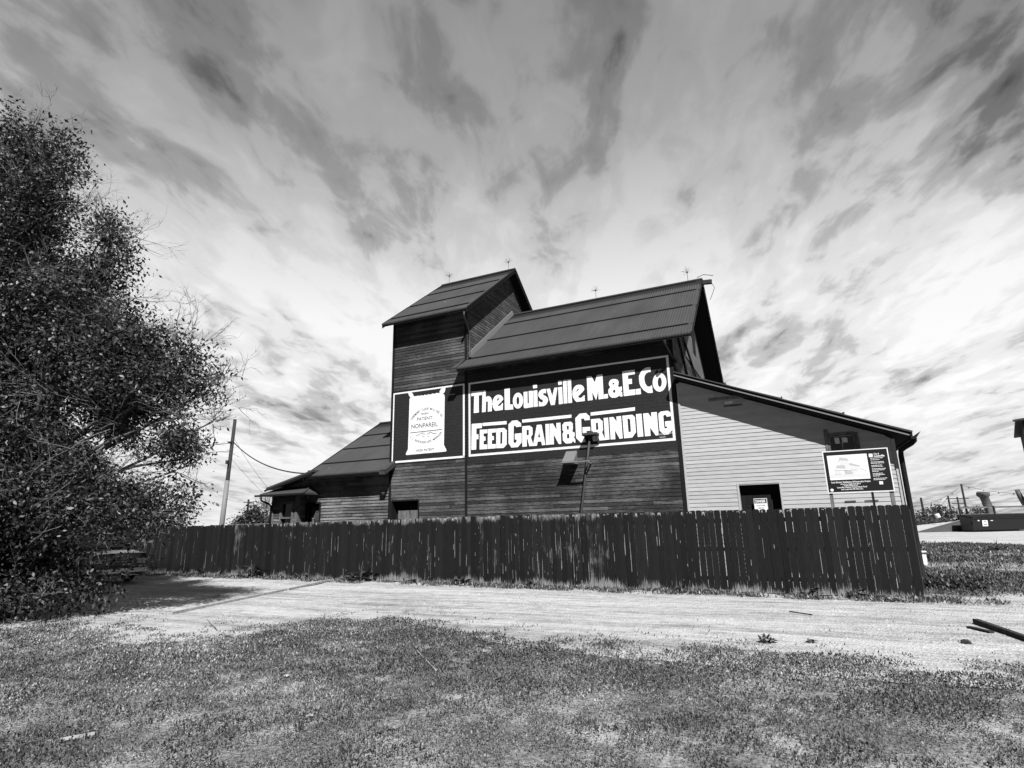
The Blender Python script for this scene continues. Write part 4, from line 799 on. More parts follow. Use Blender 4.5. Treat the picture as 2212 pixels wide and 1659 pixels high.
# pebbles and clods on the drive
X, Y = scatter(15000, -12, 10, 6.5, 22); m = (Y > bound(X)-1.5) & (Y < fence_y(X)-.1); X, Y = keep(m, X, Y); n = len(X)
s_ = RNG.uniform(.006, .020, n)*RNG.choice([1, 1, 1, 1.7], n); base = np.array([[1, 0, 0], [0, 1, 0], [-1, 0, 0], [0, -1, 0], [0, 0, .8]])
rot_ = RNG.uniform(0, PI, n); V = np.repeat(base[None], n, 0)*s_[:, None, None]; c_, q_ = np.cos(rot_), np.sin(rot_)
V = np.stack([V[:, :, 0]*c_[:, None]-V[:, :, 1]*q_[:, None]*.7, V[:, :, 0]*q_[:, None]+V[:, :, 1]*c_[:, None]*.7, V[:, :, 2]], 2)+np.stack([X, Y, hgt(X, Y)+.004], 1)[:, None, :]
F = (np.array([[0, 1, 4], [1, 2, 4], [2, 3, 4], [3, 0, 4]])[None]+5*np.arange(n)[:, None, None]).reshape(-1, 3)
o = npmesh('pebbles', V.reshape(-1, 3), F, 'gravel'); tag(o, kind='stuff', label='loose pebbles strewn over the gravel drive', cat='pebbles')
# rough grass to the right of the fence, between it and the yard road
X, Y = scatter(460000, 8.2, 27, 11, 44); nn_ = vnoise(X, Y, .45, 61, 4); n2 = vnoise(X, Y, 2.0, 63, 3)
lim = 12.2+.10*(X-8.2)+(n2-.5)*1.6; top_ = np.interp(X, [10, 24.9, 25.9, 27, 60], [47, 36.6, 30, 25, 20])
m = (Y > lim) & (Y < top_) & (X > 8.1+(Y-12.3)*.36-.3) & (X < 1.05*Y+2) & (RNG.random(len(X)) < np.clip((nn_-.36)*4.5, .08, 1)*np.clip(16/Y, .35, 1)*np.clip((Y-lim)*1.2, .2, 1)); X, Y, nn_ = keep(m, X, Y, nn_)
o = leaves('rough_grass', X, Y, RNG.uniform(.05, .11, len(X))*np.clip(Y/16, .8, 1.6), RNG.uniform(0, .03, len(X)), 'grass', np.clip(RNG.normal(.30, .22, len(X))+(nn_ < .45)*.25, 0, 1), (.2, 1.4), 2.6); tag(o, kind='stuff', label='rough grass between the end of the fence and the yard road', cat='grass')
X, Y = scatter(60000, 8.4, 15, 12.5, 20); nn_ = vnoise(X, Y, .9, 71, 4)
m = (((X-9.9)/1.5)**2+((Y-15.2)/1.7)**2 < .8+(nn_-.5)*3.2) & (RNG.random(len(X)) < .8) & (X > 8.5+(Y-12.3)*.36); X, Y = keep(m, X, Y)
o = leaves('broad_weeds', X, Y, RNG.uniform(.06, .12, len(X)), RNG.uniform(0, .16, len(X)), 'grass_dark', np.clip(RNG.normal(.35, .3, len(X)), 0, 1), (.2, 1.4), 2.0); tag(o, kind='stuff', label='dense dark weeds just past the right end of the fence', cat='weeds')

# ================================================================== FENCE
FR = R(-27.5)
fe = thing('picket_fence', 'long dark wooden picket fence with peeling paint across the front of the elevator', 'fence', (FA[0], FA[1], 0), FR)
x = 0.0; pan = 0; FLEN = 32.0; random.seed(3)
PW = 2.44
nb_ = int(FLEN/PW)+1
for p_ in range(nb_):
    x1_ = -p_*PW; x0_ = x1_-PW; mb = MB(); x = x1_
    while x > x0_+.02:
        wd = random.uniform(.128, .145); mid = x-wd/2
        right = mid > -9.5; farr = mid > -1.15
        gap = random.choice([.002, .003, .005, .008, .012]) if right and not farr else (random.uniform(.001, .003) if farr else random.choice([.0015, .002, .003, .004, .006]))
        top = 1.845+.045*math.exp(-((mid+9)/7)**2)+random.uniform(-.012, .012)*(1.7 if not right else .5); bot = random.uniform(.0, .035)
        if farr: top += .02
        lean = random.uniform(-.006, .006); thk = .018; yo = random.uniform(-.008, .005)
        ear = .03 if right else random.uniform(0, .02)
        wv = (.16*math.exp(-((mid+13.5)/5.5)**2)+.05)*random.uniform(.3, 1.6)
        if farr: wv = .03
        a, b = x-wd, x
        poly = [(a, yo, bot), (b, yo, bot), (b+lean, yo, top-ear), (b-ear+lean, yo, top), (a+ear+lean, yo, top+random.uniform(-.008, .008)), (a+lean, yo, top-ear)]
        mb.prism(poly, (0, thk, 0), random.random(), wv)
        zone = .25+.9*math.exp(-((mid+8.5)/3.0)**2)+.45*math.exp(-((mid+15)/3)**2)
        for q in range(np.random.RandomState(int(abs(mid)*1000)).poisson(2.3*zone if not farr else 1)):
            sw = random.uniform(.003, .012); sl_ = random.choice([.06, .12, .3, .7])*random.uniform(.5, 1.3); sz = random.uniform(.1, top-.1-sl_) if sl_ < top-.3 else .2
            sx0 = random.choice([a+.001, b-sw-.001, random.uniform(a+.01, b-.02)]); k1 = random.uniform(-.004, .004)
            mb.face([(sx0+k1, yo-.0015, sz), (sx0+sw+k1*.5, yo-.0015, sz+random.uniform(0, .03)), (sx0+sw*.7, yo-.0015, sz+sl_), (sx0, yo-.0015, sz+sl_*.9)], random.random(), 1)
        if not farr and random.random() < .35+.4*math.exp(-((mid+9)/5)**2):
            dz = random.uniform(.03, .13); x2 = random.uniform(a, b-.03); x3 = min(b, x2+random.uniform(.02, .09)); mb.face([(x2+lean, yo-.0015, top-dz), ((x2+x3)/2+lean, yo-.0015, top-dz*.5), (x3+lean, yo-.0015, top-dz*1.1), (x3+lean-.004, yo-.0015, top-ear-.003), (x2+lean+.004, yo-.0015, top-ear-.003)], random.random(), 1)
        x -= wd+gap
    mb.build('fence_panel', 'fence', fe, recalc=True)
for zr_ in (.28, .93, 1.58):
    mb = MB(); mb.box(-FLEN-1, 0, .022, .062, zr_, zr_+.09); mb.build('rail', 'rail', fe)
for p_ in range(nb_):
    mb = MB(); mb.box(-p_*PW-.05, -p_*PW+.045, .064, .154, 0, 1.78); mb.build('post', 'rail', fe)
mb = MB(); mb.prism([(.004, .0, 0), (.024, .0, 0), (.024, .0, 1.84), (.004, .0, 1.86)], (0, .14, 0)); mb.build('end_board', 'fence', fe)

# ================================================================== WEEDS, LITTER AND TIMBER
def blade(mb, p, an, L, wd, lift, droop):
    n = 5; pts = []
    for i in range(n+1):
        t_ = i/n; r_ = L*t_*math.cos(lift*(1-t_*.3)); z_ = L*math.sin(lift)*t_-droop*L*t_*t_; w_ = wd*math.sin(PI*min(.98, .12+t_*.88))
        pts.append((Vector((p[0]+math.cos(an)*r_, p[1]+math.sin(an)*r_, p[2]+max(z_, .01))), w_))
    sd = Vector((-math.sin(an), math.cos(an), 0)); rr = random.random()
    for (a, wa), (b, wb) in zip(pts[:-1], pts[1:]): mb.face([a-sd*wa/2, a+sd*wa/2, b+sd*wb/2, b-sd*wb/2], rr)
WL = [(-12.03, 23.3, .34, 'leafy weed at the far left foot of the fence near the tree'), (-10.9, 22.95, .24, 'low spreading weed at the fence foot, second from the tree'),
      (-9.35, 22.0, .55, 'tall thin weed against the fence, below the office bay'), (-8.1, 21.2, .22, 'small clump of weeds between the tall thin weed and the dried broken leaves'), (-7.2, 20.85, .28, 'dried broad leaves lying at the fence foot under the wing roof'),
      (-4.9, 19.6, .52, 'tallest broad leaved weed at the fence foot, beside the end of the low timber'), (-3.2, 18.75, .26, 'small weed at the fence foot under the loading door'), (-1.6, 17.85, .34, 'bushy weed at the fence foot under the flour sack sign'),
      (.4, 16.75, .25, 'flat weed at the fence foot under the word Feed'), (3.9, 14.95, .22, 'small dark weed at the fence foot right of the spout pipe'), (6.3, 13.15, .30, 'upright weed at the fence foot below the project sign'), (7.1, 12.62, .26, 'curled dark weed near the right end of the fence'),
      (3.41, 8.45, .13, 'small dark weed on the near edge of the gravel drive'), (3.98, 8.38, .08, 'tiny weed tuft right of another on the near drive edge'), (21.2, 26.3, .5, 'lone tufted weed in the rough grass near the yard road')]
for i, (x, y, h, lb) in enumerate(WL):
    if i < 12: y = min(y, fence_y(x)-.22)
    mb = MB(); n_ = random.randint(34, 60); random.seed(100+i); rad = h*.8
    for k in range(n_):
        an = random.uniform(0, 2*PI); q = random.random()**.7*rad; zz_ = random.uniform(0, h*.7)*(1-q/rad*.6)
        blade(mb, (q*math.cos(an+1), q*math.sin(an+1)*.5, zz_), an, random.uniform(.35, .8)*h, random.uniform(.10, .24)*h+.012, random.uniform(.2, 1.3), random.uniform(.1, .7))
    if h > .45:
        for k in range(6): mb.tube([(0, 0, 0), (random.uniform(-.1, .1), random.uniform(-.05, .05), h*random.uniform(.8, 1.15))], .006, 4)
    o = mb.build('weed', 'grass_dark' if i != 4 else 'leaf_far'); o.location = (x, y, 0); tag(o, lb, 'weed', 'weeds along the fence and drive')
# low timber edging in the left of the drive
mb = MB(); mb.bar((-5.95, 19.2, .04), (-6.30, 16.6, .04), .07, .05); mb.bar((-6.31, 16.55, .04), (-7.05, 12.4, .04), .07, .05)
o = mb.build('edging_timber', 'pale_wood'); tag(o, 'long low weathered timber edging lying across the left of the drive', 'timber')
mb = MB(); mb.bar((7.12, 9.55, .04), (6.42, 7.2, .045), .075, .07); o = mb.build('wooden_beam', 'timber'); tag(o, 'long dark wooden beam lying on the gravel at the right edge', 'beam')
mb = MB(); mb.bar((6.72, 9.17, .02), (6.70, 8.72, .025), .07, .035); o = mb.build('wooden_board', 'timber'); tag(o, 'short dark board lying beside the long beam', 'board')
def rock(x, y, s_, m, name, lb, cat, seed=1, fl=.6):
    random.seed(seed); bm = bmesh.new(); bmesh.ops.create_icosphere(bm, subdivisions=2, radius=s_)
    for v in bm.verts: v.co *= random.uniform(.72, 1.15); v.co.z *= fl
    me = bpy.data.meshes.new(name); bm.to_mesh(me); bm.free(); me.materials.append(M[m]); o = bpy.data.objects.new(name, me); S.collection.objects.link(o); o.location = (x, y, s_*fl*.6); return tag(o, lb, cat)
rock(5.87, 8.12, .065, 'timber', 'stone', 'dark stone on the gravel near the short board', 'stone', 2)
rock(2.57, 5.61, .045, 'pale_wood', 'stone', 'flat pale stone in the lawn, right of centre', 'stone', 3, .4)
rock(-2.66, 7.2, .05, 'pale_wood', 'stone', 'pale stone in the lawn, left of centre', 'stone', 4, .4)
rock(-1.9, 5.75, .04, 'pale_wood', 'stone', 'small pale stone in the lawn nearest the camera', 'stone', 6, .4)
for (a, b, w_, m, lb) in (((4.88, 10.95), (5.06, 10.5), .018, 'timber', 'thin dark stick on the middle of the gravel drive'), ((7.55, 12.62), (8.05, 12.75), .05, 'timber', 'dark broken board at the right end of the fence'), ((7.9, 12.35), (8.35, 12.15), .06, 'timber', 'dark splintered board just outside the fence corner'), ((7.45, 12.35), (7.9, 12.42), .05, 'pale_wood', 'pale broken board among weeds at the fence corner'), ((-5.9, 11.6), (-5.1, 10.4), .015, 'pale_wood', 'thin pale stick on the grass edge left of the drive'), ((-1.35, 8.3), (-.95, 7.2), .012, 'pale_wood', 'thin pale stalk lying in the lawn near the centre'), ((-3.75, 5.2), (-3.55, 5.32), .02, 'pale_wood', 'short pale stick in the lawn at lower left')):
    mb = MB(); mb.bar((a[0], a[1], .03), (b[0], b[1], .035), w_, min(w_, .03)); o = mb.build('stick' if w_ < .04 else 'broken_board', m); tag(o, lb, 'stick' if w_ < .04 else 'board')
for (x, y, s_, lb) in ((7.0, 12.55, .05, 'small white scrap on the gravel by the fence'), (8.1, 12.62, .07, 'crumpled white scrap at the fence corner'), (8.0, 12.2, .05, 'white flake on the gravel in front of the fence corner')):
    mb = MB(); mb.prism([(-s_, -s_*.5, .02), (s_*.8, -s_*.4, .02), (s_, s_*.3, .05), (-.2*s_, s_*.6, .035)], (0, 0, .008)); o = mb.build('paper_scrap', 'white'); o.location = (x, y, 0); tag(o, lb, 'litter')
mb = MB(); mb.box(-.13, .13, -.1, .1, 0, .34); mb.box(-.15, .15, -.12, .12, .42, .46); o = mb.build('white_box', 'white'); o.location = (10.55, 15.55, 0); tag(o, 'small white box standing in the weeds behind the fence end', 'box')

# ================================================================== TREES AND BUSHES
def crown(name, blobs, dens, lsize, m, parent, shell=.55, aspect=2.0, seed=1, clump=9, spread=.16, droop=.5):
    rng = np.random.default_rng(seed); Cs = []
    for (x, y, z, r) in blobs:
        n = int(dens*4/3*PI*r**3/clump); u = rng.normal(size=(n, 3)); u /= np.linalg.norm(u, axis=1)[:, None]
        rr = r*(shell+(1.06-shell)*rng.random(n)**.8); lump = 1+.22*(vnoise(u[:, 0]*2+x, u[:, 1]*2+u[:, 2]*3, 1.2, seed+9, 3)-.5)*2
        c = np.array([x, y, z])+u*(rr*lump)[:, None]; Cs.append(c)
    c = np.concatenate(Cs); c = c[c[:, 2] > .12]; n = len(c)
    # thin out at random clumps so that sky shows through
    g = vnoise(c[:, 0]+c[:, 1]*.35, c[:, 2]+c[:, 1]*.2, .95, seed+20, 3); c = c[(g > .44) | (c[:, 2] < 2.6)]; n = len(c)
    k = np.repeat(np.arange(n), clump); P_ = c[k]+rng.normal(size=(len(k), 3))*spread*np.array([1, 1, .8]); P_ = P_[P_[:, 2] > .05]; n = len(P_)
    d = rng.normal(size=(n, 3)); d[:, 2] = d[:, 2]*.7-droop; d /= np.linalg.norm(d, axis=1)[:, None]
    s = np.cross(d, rng.normal(size=(n, 3))); s /= np.linalg.norm(s, axis=1)[:, None]
    L = rng.uniform(.45, 1.45, n)*lsize; W_ = L/aspect
    V = np.stack([P_, P_+d*(L*.45)[:, None]+s*(W_/2)[:, None], P_+d*L[:, None], P_+d*(L*.45)[:, None]-s*(W_/2)[:, None]], 1).reshape(-1, 3)
    return npmesh(name, V, np.arange(4*n).reshape(n, 4), m, np.clip(rng.normal(.40, .30, n), 0, 1), parent)
def wig(a, b, n, amp, rnd):
    a = Vector(a); b = Vector(b); L = (b-a).length; pts = [a]
    off = Vector((rnd.uniform(-1, 1), rnd.uniform(-1, 1), rnd.uniform(-.3, 1)))*amp*L
    for i in range(1, n):
        t_ = i/n; pts.append(a.lerp(b, t_)+off*math.sin(PI*t_)+Vector((rnd.uniform(-1, 1), rnd.uniform(-1, 1), rnd.uniform(-1, 1)))*amp*.18*L/n*2)
    pts.append(b); return pts
def twigs(mb, p, d, L, rad, depth, rnd, nsub=4):
    d = Vector(d).normalized(); pts = [Vector(p)]; n = 4
    for i in range(n):
        d = (d+Vector((rnd.uniform(-1, 1), rnd.uniform(-1, 1), rnd.uniform(-1, 1)))*.22).normalized(); pts.append(pts[-1]+d*L/n)
    mb.tube(pts, [rad*(1-.75*i/n) for i in range(n+1)], 3 if rad < .02 else 5, cap=False)
    if depth > 0:
        for k in range(nsub):
            i = rnd.randint(1, n); dd = (d+Vector((rnd.uniform(-1, 1), rnd.uniform(-1, 1), rnd.uniform(-.7, 1)))*.75).normalized()
            twigs(mb, pts[i], dd, L*rnd.uniform(.4, .7), rad*.55, depth-1, rnd, nsub)
BLOBS = [(-12.5, 12.85, 11.29, 1.01), (-11.53, 12.5, 10.85, 0.84), (-11.0, 12.14, 10.23, 0.66), (-12.23, 12.67, 9.7, 1.41), (-11.35, 12.14, 9.18, 0.88), (-13.73, 13.2, 10.23, 1.58), (-11.97, 12.5, 8.03, 1.58), (-9.46, 12.32, 8.6, 0.55), (-9.24, 12.32, 7.86, 0.66), (-9.77, 12.41, 7.15, 0.88), (-10.56, 12.58, 6.36, 1.5), (-11.09, 12.23, 7.5, 0.88), (-13.73, 13.2, 7.42, 2.11), (-9.15, 12.32, 5.92, 1.1), (-8.36, 12.23, 5.3, 1.01), (-7.48, 12.14, 4.95, 0.75), (-7.13, 12.14, 4.07, 0.84), (-8.54, 12.41, 3.98, 1.41), (-7.3, 12.41, 2.93, 0.84), (-10.21, 12.32, 4.6, 1.76), (-12.67, 12.76, 5.13, 2.11), (-11.09, 11.97, 2.84, 1.58), (-13.55, 12.32, 3.02, 1.94), (-8.98, 12.06, 2.49, 1.06), (-7.83, 12.23, 2.14, 0.7), (-11.4, 12.9, 1.5, 1.1), (-13.2, 12.6, 1.4, 1.3), (-15.2, 12.8, 1.6, 1.5), (-9.9, 12.9, 0.95, 0.55), (-10.7, 12.4, 0.7, 0.6), (-12.2, 12.0, 0.7, 0.7), (-13.8, 12.0, 0.8, 0.8), (-14.96, 12.32, 5.48, 1.94), (-9.68, 13.38, 3.37, 1.32), (-11.44, 14.08, 3.72, 1.76), (-12.32, 14.08, 7.24, 1.76), (-10.82, 11.26, 2.14, 1.06), (-12.5, 11.0, 2.49, 1.32), (-11.2, 12.2, 0.35, 0.6), (-12.6, 11.8, 0.45, 0.6), (-14.5, 11.8, 0.5, 0.8), (-10.2, 12.5, 0.3, 0.5), (-15.6, 12, 0.8, 1.2), (-9.86, 11.62, 2.49, 0.88), (-16, 12.1, 0.8, 0.9), (-15.7, 12.3, 2.0, 1.0), (-14.8, 12.1, 0.8, 0.9), (-14.5, 12.3, 2.0, 1.0), (-13.6, 12.1, 0.8, 0.9), (-13.299999999999999, 12.3, 2.0, 1.0), (-12.4, 12.1, 0.8, 0.9), (-12.1, 12.3, 2.0, 1.0), (-11.2, 12.1, 0.8, 0.9), (-10.899999999999999, 12.3, 2.0, 1.0), (-10.2, 12.1, 0.8, 0.9), (-9.899999999999999, 12.3, 2.0, 1.0), (-8.7, 12.6, 0.5, 0.45), (-9.3, 12.2, 0.5, 0.5), (-6.9, 12.3, 4.6, 0.55), (-6.5, 12.2, 3.95, 0.45), (-7.0, 12.4, 3.2, 0.6), (-6.45, 12.3, 5.0, 0.3), (-7.3, 12.3, 5.5, 0.5), (-10.2, 11.6, 0.5, 0.5), (-9.3, 11.8, 0.45, 0.4), (-11.4, 11.5, 0.6, 0.6), (-13, 11.4, 0.6, 0.7), (-9.6, 12.4, 8.7, 0.5)]
tr = thing('leafy_tree', 'large dense tree with branches down to the ground at the left', 'tree', (0, 0, 0))
cr = crown('crown', [b for b in BLOBS if b[2] <= 7.5], 1500, .088, 'leaf', tr, shell=.30, clump=26, seed=4, spread=.17, droop=.7)
crown('crown', [b for b in BLOBS if b[2] > 7.5], 1000, .088, 'leaf', tr, shell=.25, clump=26, seed=6, spread=.15, droop=.7)
rnd = random.Random(11); mb = MB(); tw_ = MB()
base = Vector((-12.0, 13.2, 0))
mb.tube([base, (-11.95, 13.2, .8), (-12.0, 13.15, 2.0), (-12.2, 13.0, 3.6), (-12.3, 12.9, 5.2), (-12.4, 12.9, 7.4), (-12.4, 12.8, 9.6), (-12.3, 12.8, 11.2)], [.42, .33, .29, .25, .2, .15, .09, .03], 10)
mb.tube([(-11.9, 13.2, .3), (-11.3, 12.9, 1.6), (-10.6, 12.6, 3.4), (-10.0, 12.5, 5.6), (-9.5, 12.4, 7.8), (-9.4, 12.3, 9.0)], [.24, .2, .16, .12, .06, .02], 8)
for (x, y, z, r) in BLOBS:
    c = Vector((x, y, z)); h0 = max(.3, min(z*.62, 10)); st = Vector((-12.2, 13.0, h0)) if x < -10.6 else Vector((-11.7+ .21*h0, 13.0-.07*h0, h0*.9))
    mb.tube(wig(st, c, 6, .10, rnd), [.035+.03*r]+[.03+.02*r]*2+[.025+.012*r]*2+[.02]*2, 6, cap=False)
    for k in range(int(9+13*r) if z > 2.3 else 7):
        d = Vector((rnd.gauss(0, 1), rnd.gauss(0, 1), rnd.gauss(0, .8)+.25)).normalized()
        if rnd.random() < .45: d.y = -abs(d.y)
        s0 = c+d*r*rnd.uniform(.0, .55); 
        if s0.z < .15: continue
        twigs(tw_, s0, d, r*rnd.uniform(.55, .95), .012, 2, rnd, 3)
# bare sprays that stand out of the crown
for (p, d, L) in (((-10.91, 12.14, 9.26), (1, -0.1, 0.25), 1.32), ((-10.74, 12.14, 8.56), (1, 0, 0.55), 1.67), ((-10.38, 12.14, 8.38), (1, 0, 0.25), 1.5), ((-11.09, 12.14, 8.91), (1, 0, 0.7), 1.14), ((-10.21, 12.14, 8.12), (1, -0.2, 0.45), 1.41), ((-7.74, 12.14, 5.48), (1, 0, 0.7), 1.14), ((-8.1, 12.23, 5.83), (0.8, 0, 0.6), 0.97), ((-7.04, 12.14, 4.86), (1, 0, 0.3), 1.06), ((-6.78, 12.14, 4.51), (1, 0, -0.2), 0.88), ((-8.89, 12.23, 6.89), (1, 0, 0.1), 1.14), ((-11.79, 12.32, 11.46), (0.3, 0, 1), 0.79), ((-7.3, 12.14, 5.3), (0.9, 0, 0.5), 0.97)):
    twigs(tw_, p, d, L, .014, 3, rnd, 4)
for (a, b) in (((-11.5, 13.2, 1.5), (-8.3, 13.0, 2.0)), ((-12, 12.6, .9), (-8.7, 12.6, .8)), ((-13, 12.2, .5), (-9.2, 11.9, .25)), ((-12.8, 12.3, .9), (-10.1, 11.8, .12)), ((-14.6, 11.9, .8), (-11.9, 11.7, .15)), ((-11, 13.4, 2.6), (-8.4, 13.3, 1.75)), ((-10.5, 12.8, .8), (-8.0, 12.9, .95))):
    pts = wig(a, b, 8, .05, rnd); tw_.tube(pts, [.035, .033, .03, .028, .024, .02, .016, .012, .008], 5)
    for k in range(9):
        i = rnd.randint(3, 8); twigs(tw_, pts[i], (rnd.uniform(-.2, 1), rnd.uniform(-1, .4), rnd.uniform(-.3, .9)), .55, .009, 1, rnd, 3)
mb.build('trunk', 'bark', tr, True); tw_.build('twigs', 'twig', tr, True)
crown('leaf_sprays', [(-8.4, 12.9, 1.0, 0.42), (-8.8, 12.6, 0.85, 0.35), (-8.3, 13.1, 2.0, 0.35), (-8.9, 13.3, 1.9, 0.4), (-9.3, 11.95, 0.35, 0.35), (-9.5, 12.6, 0.9, 0.4), (-6.42, 12.14, 3.19, 0.3), (-6.16, 12.14, 3.81, 0.28), (-6.34, 12.14, 5.04, 0.25), (-9.33, 12.32, 9.18, 0.3), (-10.56, 12.23, 10.94, 0.35), (-11.09, 12.23, 11.29, 0.35), (-10.3, 12.23, 10.32, 0.28)], 420, .10, 'leaf', tr, shell=.1, clump=6, seed=8)

def bush(name, lb, cat, blobs, dens, ls, grp=None, bare=False, seed=2):
    x, y, z, r = blobs[0]; root = thing(name, lb, cat, (x, y, 0), 0, grp)
    bl = [(a-x, b-y, c, q) for a, b, c, q in blobs]; crown('crown', bl, dens, ls, 'leaf_far', root, shell=.4, clump=5, seed=seed, spread=.2, droop=.1)
    mb = MB(); rn = random.Random(seed)
    for (a, b, c, q) in bl:
        mb.tube(wig((0, 0, 0), (a, b, c), 4, .05, rn), [.08, .06, .05, .03, .02], 5)
        for k in range(14 if bare else 5): twigs(mb, (a, b, c), (rn.gauss(0, 1), rn.gauss(0, 1), rn.gauss(.6, .7)), q*(1.5 if bare else .9), .03, 2, rn, 3)
    mb.build('stems', 'bark', root); return root
bush('bush', 'rounded dark bush behind the fence, left of the office end', 'bush', [(-20.1, 45, 2.1, 1.15), (-21.0, 45, 1.9, .85), (-19.2, 45, 1.9, .85), (-20.0, 45.2, 2.9, .7)], 300, .24)
bush('bare_tree', 'thinly leaved tree rising behind the dark bush left of the office', 'tree', [(-19.8, 48, 2.8, 1.0), (-18.9, 48, 2.5, .9), (-20.4, 48, 3.3, .6), (-19.2, 48, 3.6, .6)], 22, .2, bare=True, seed=5)
bush('tree', 'distant tree peeping between the big tree and the utility pole', 'tree', [(-25, 42, 2.6, 1.4), (-24, 42, 1.8, 1.2), (-23.6, 42.5, 3.2, .8), (-26.5, 42, 3.2, 1.4), (-27.5, 42, 2.2, 1.6)], 60, .24, seed=7)
bush('bush', 'spiky dark bush on the rise beyond the yard road', 'bush', [(54.2, 75, 1.9, 1.0), (55.3, 75, 1.7, .9), (53.0, 75, 1.6, .9), (54.3, 75, 2.5, .5)], 90, .3, 'bushes beyond the yard road', seed=9)
bush('bush', 'dark bush right behind the corner of the fence', 'bush', [(49.3, 72, 1.5, .8), (50.3, 72, 1.4, .7), (51.6, 72, 1.5, .7)], 90, .28, 'bushes beyond the yard road', seed=10)
bush('bush', 'small round bush between the plain pole and the cross-arm pole', 'bush', [(72.2, 92, 1.7, .9), (73.3, 92, 1.6, .7)], 60, .3, 'bushes beyond the yard road', seed=12)
bush('bush', 'low bush behind the left end of the wooden rail', 'bush', [(62.5, 82, 1.8, .8), (61.5, 82, 1.5, .6), (64.5, 82, 1.9, .9)], 60, .3, 'bushes beyond the yard road', seed=13)

# ================================================================== CAR half hidden by the tree
CA = R(180-27.5)
car = thing('parked_car', 'dark car with chrome trim parked under the tree beside the fence', 'car', (-13.1, 19.8, 0), CA)   # local x runs rearwards, y towards the camera side is negative
# profile along x: front bumper at 0, tail at 4.7
Wc = .92
secs = [(0.02, .35, .72, .80), (0.10, .28, .98, .88), (.6, .24, 1.06, .91), (1.35, .24, 1.12, .92), (2.9, .24, 1.14, .92), (4.3, .26, 1.10, .90), (4.68, .34, .95, .84)]
mb = MB(); rings = []
for (x, zl, zh, hw) in secs:
    rg = []
    for (fy, fz) in ((-1, .12), (-1.0, .5), (-.99, .80), (-.93, .97), (-.75, 1.0), (0, 1.02), (.75, 1.0), (.93, .97), (.99, .80), (1.0, .5), (1, .12), (.8, 0), (-.8, 0)):
        rg.append((x, fy*hw, zl+(zh-zl)*fz))
    rings.append(rg)
for a, b in zip(rings[:-1], rings[1:]):
    n = len(a)
    for i in range(n): mb.face([a[i], a[(i+1) % n], b[(i+1) % n], b[i]], .5)
mb.face(rings[0][::-1], .5); mb.face(rings[-1], .5)
mb.build('body', 'car', car, recalc=True)
mb = MB(); prof = [(1.25, 1.10), (1.95, 1.62), (2.3, 1.70), (3.6, 1.70), (4.1, 1.58), (4.5, 1.10)]
lo_ = [(x, -.84+(z-1.1)*.22, z) for x, z in prof]; hi_ = [(x, .84-(z-1.1)*.22, z) for x, z in prof]
for i in range(len(prof)-1): mb.face([lo_[i], lo_[i+1], hi_[i+1], hi_[i]], .5)
mb.face(lo_, .5); mb.face(hi_[::-1], .5); cb = mb.build('cabin', 'car', car, recalc=True)
for sg in (-1, 1):
    mb = MB(); yy = lambda z: sg*(.845-(z-1.1)*.22)
    for pts in (((1.62, 1.16), (2.05, 1.56), (2.75, 1.62), (2.75, 1.16)), ((2.82, 1.16), (2.82, 1.62), (3.6, 1.62), (3.95, 1.52), (4.1, 1.16))): mb.face([(x, yy(z)+sg*.012, z) for x, z in pts])
    mb.build('side_window', 'glass', cb)
mb = MB(); mb.face([(1.30, -.74, 1.16), (1.30, .74, 1.16), (1.93, .64, 1.61), (1.93, -.64, 1.61)]); q = mb.build('windscreen', 'glass', cb); q.location.x = -.015
for x in (.95, 3.75):
    for sg in (-1, 1):
        mb = MB(); mb.v = []; 
        prf = [(.0, -.09), (.30, -.10), (.345, -.06), (.345, .06), (.30, .10), (0, .09)]
        n = 24; k = 0
        for (rr_, yy_) in prf:
            for j in range(n): mb.v.append((x+rr_*math.cos(2*PI*j/n), sg*.80+yy_, .345+rr_*math.sin(2*PI*j/n)))
        for i in range(len(prf)-1):
            for j in range(n): mb.f.append((i*n+j, i*n+(j+1) % n, (i+1)*n+(j+1) % n, (i+1)*n+j)); mb.r.append(.5); mb.w.append(0)
        wh = mb.build('wheel', 'rubber', car)
        mb = MB()
        for j in range(5):
            a = 2*PI*j/5; mb.bar((x, sg*.91, .345), (x+.21*math.cos(a), sg*.91, .345+.21*math.sin(a)), .05, .06, (0, 1, 0))
        mb.tube([(x+.22*math.cos(2*PI*j/20), sg*.90, .345+.22*math.sin(2*PI*j/20)) for j in range(21)], .02, 5); mb.build('rim', 'chrome', wh)
for sg in (-1, 1):
    mb = MB(); mb.prism([(.0, sg*.50, .78), (.0, sg*.80, .80), (.16, sg*.885, .82), (.20, sg*.89, .66), (.0, sg*.80, .62), (-.02, sg*.50, .64)], (0, 0, .001)); mb.box(-.015, .10, min(sg*.50, sg*.84), max(sg*.50, sg*.84), .64, .80); mb.box(.02, .24, min(sg*.84, sg*.90), max(sg*.84, sg*.90), .65, .80); mb.build('headlight', 'lamp_glass', car)
mb = MB()
for z in (.62, .70, .78): mb.box(-.03, .02, -.48, .48, z, z+.03)
mb.build('grille', 'chrome', car)
mb = MB(); mb.box(-.06, .10, -.86, .86, .36, .50); mb.box(.05, .30, -.92, -.84, .36, .50); mb.box(.05, .30, .84, .92, .36, .50); mb.build('bumper', 'chrome', car)
for sg in (-1, 1):
    mb = MB(); mb.box(1.55, 1.72, sg*1.0-.09, sg*1.0+.09, 1.16, 1.30); mb.build('wing_mirror', 'car', car)
mb = MB(); mb.box(.9, 4.4, -.935, -.925, .98, 1.01); mb.build('side_trim', 'chrome', car)

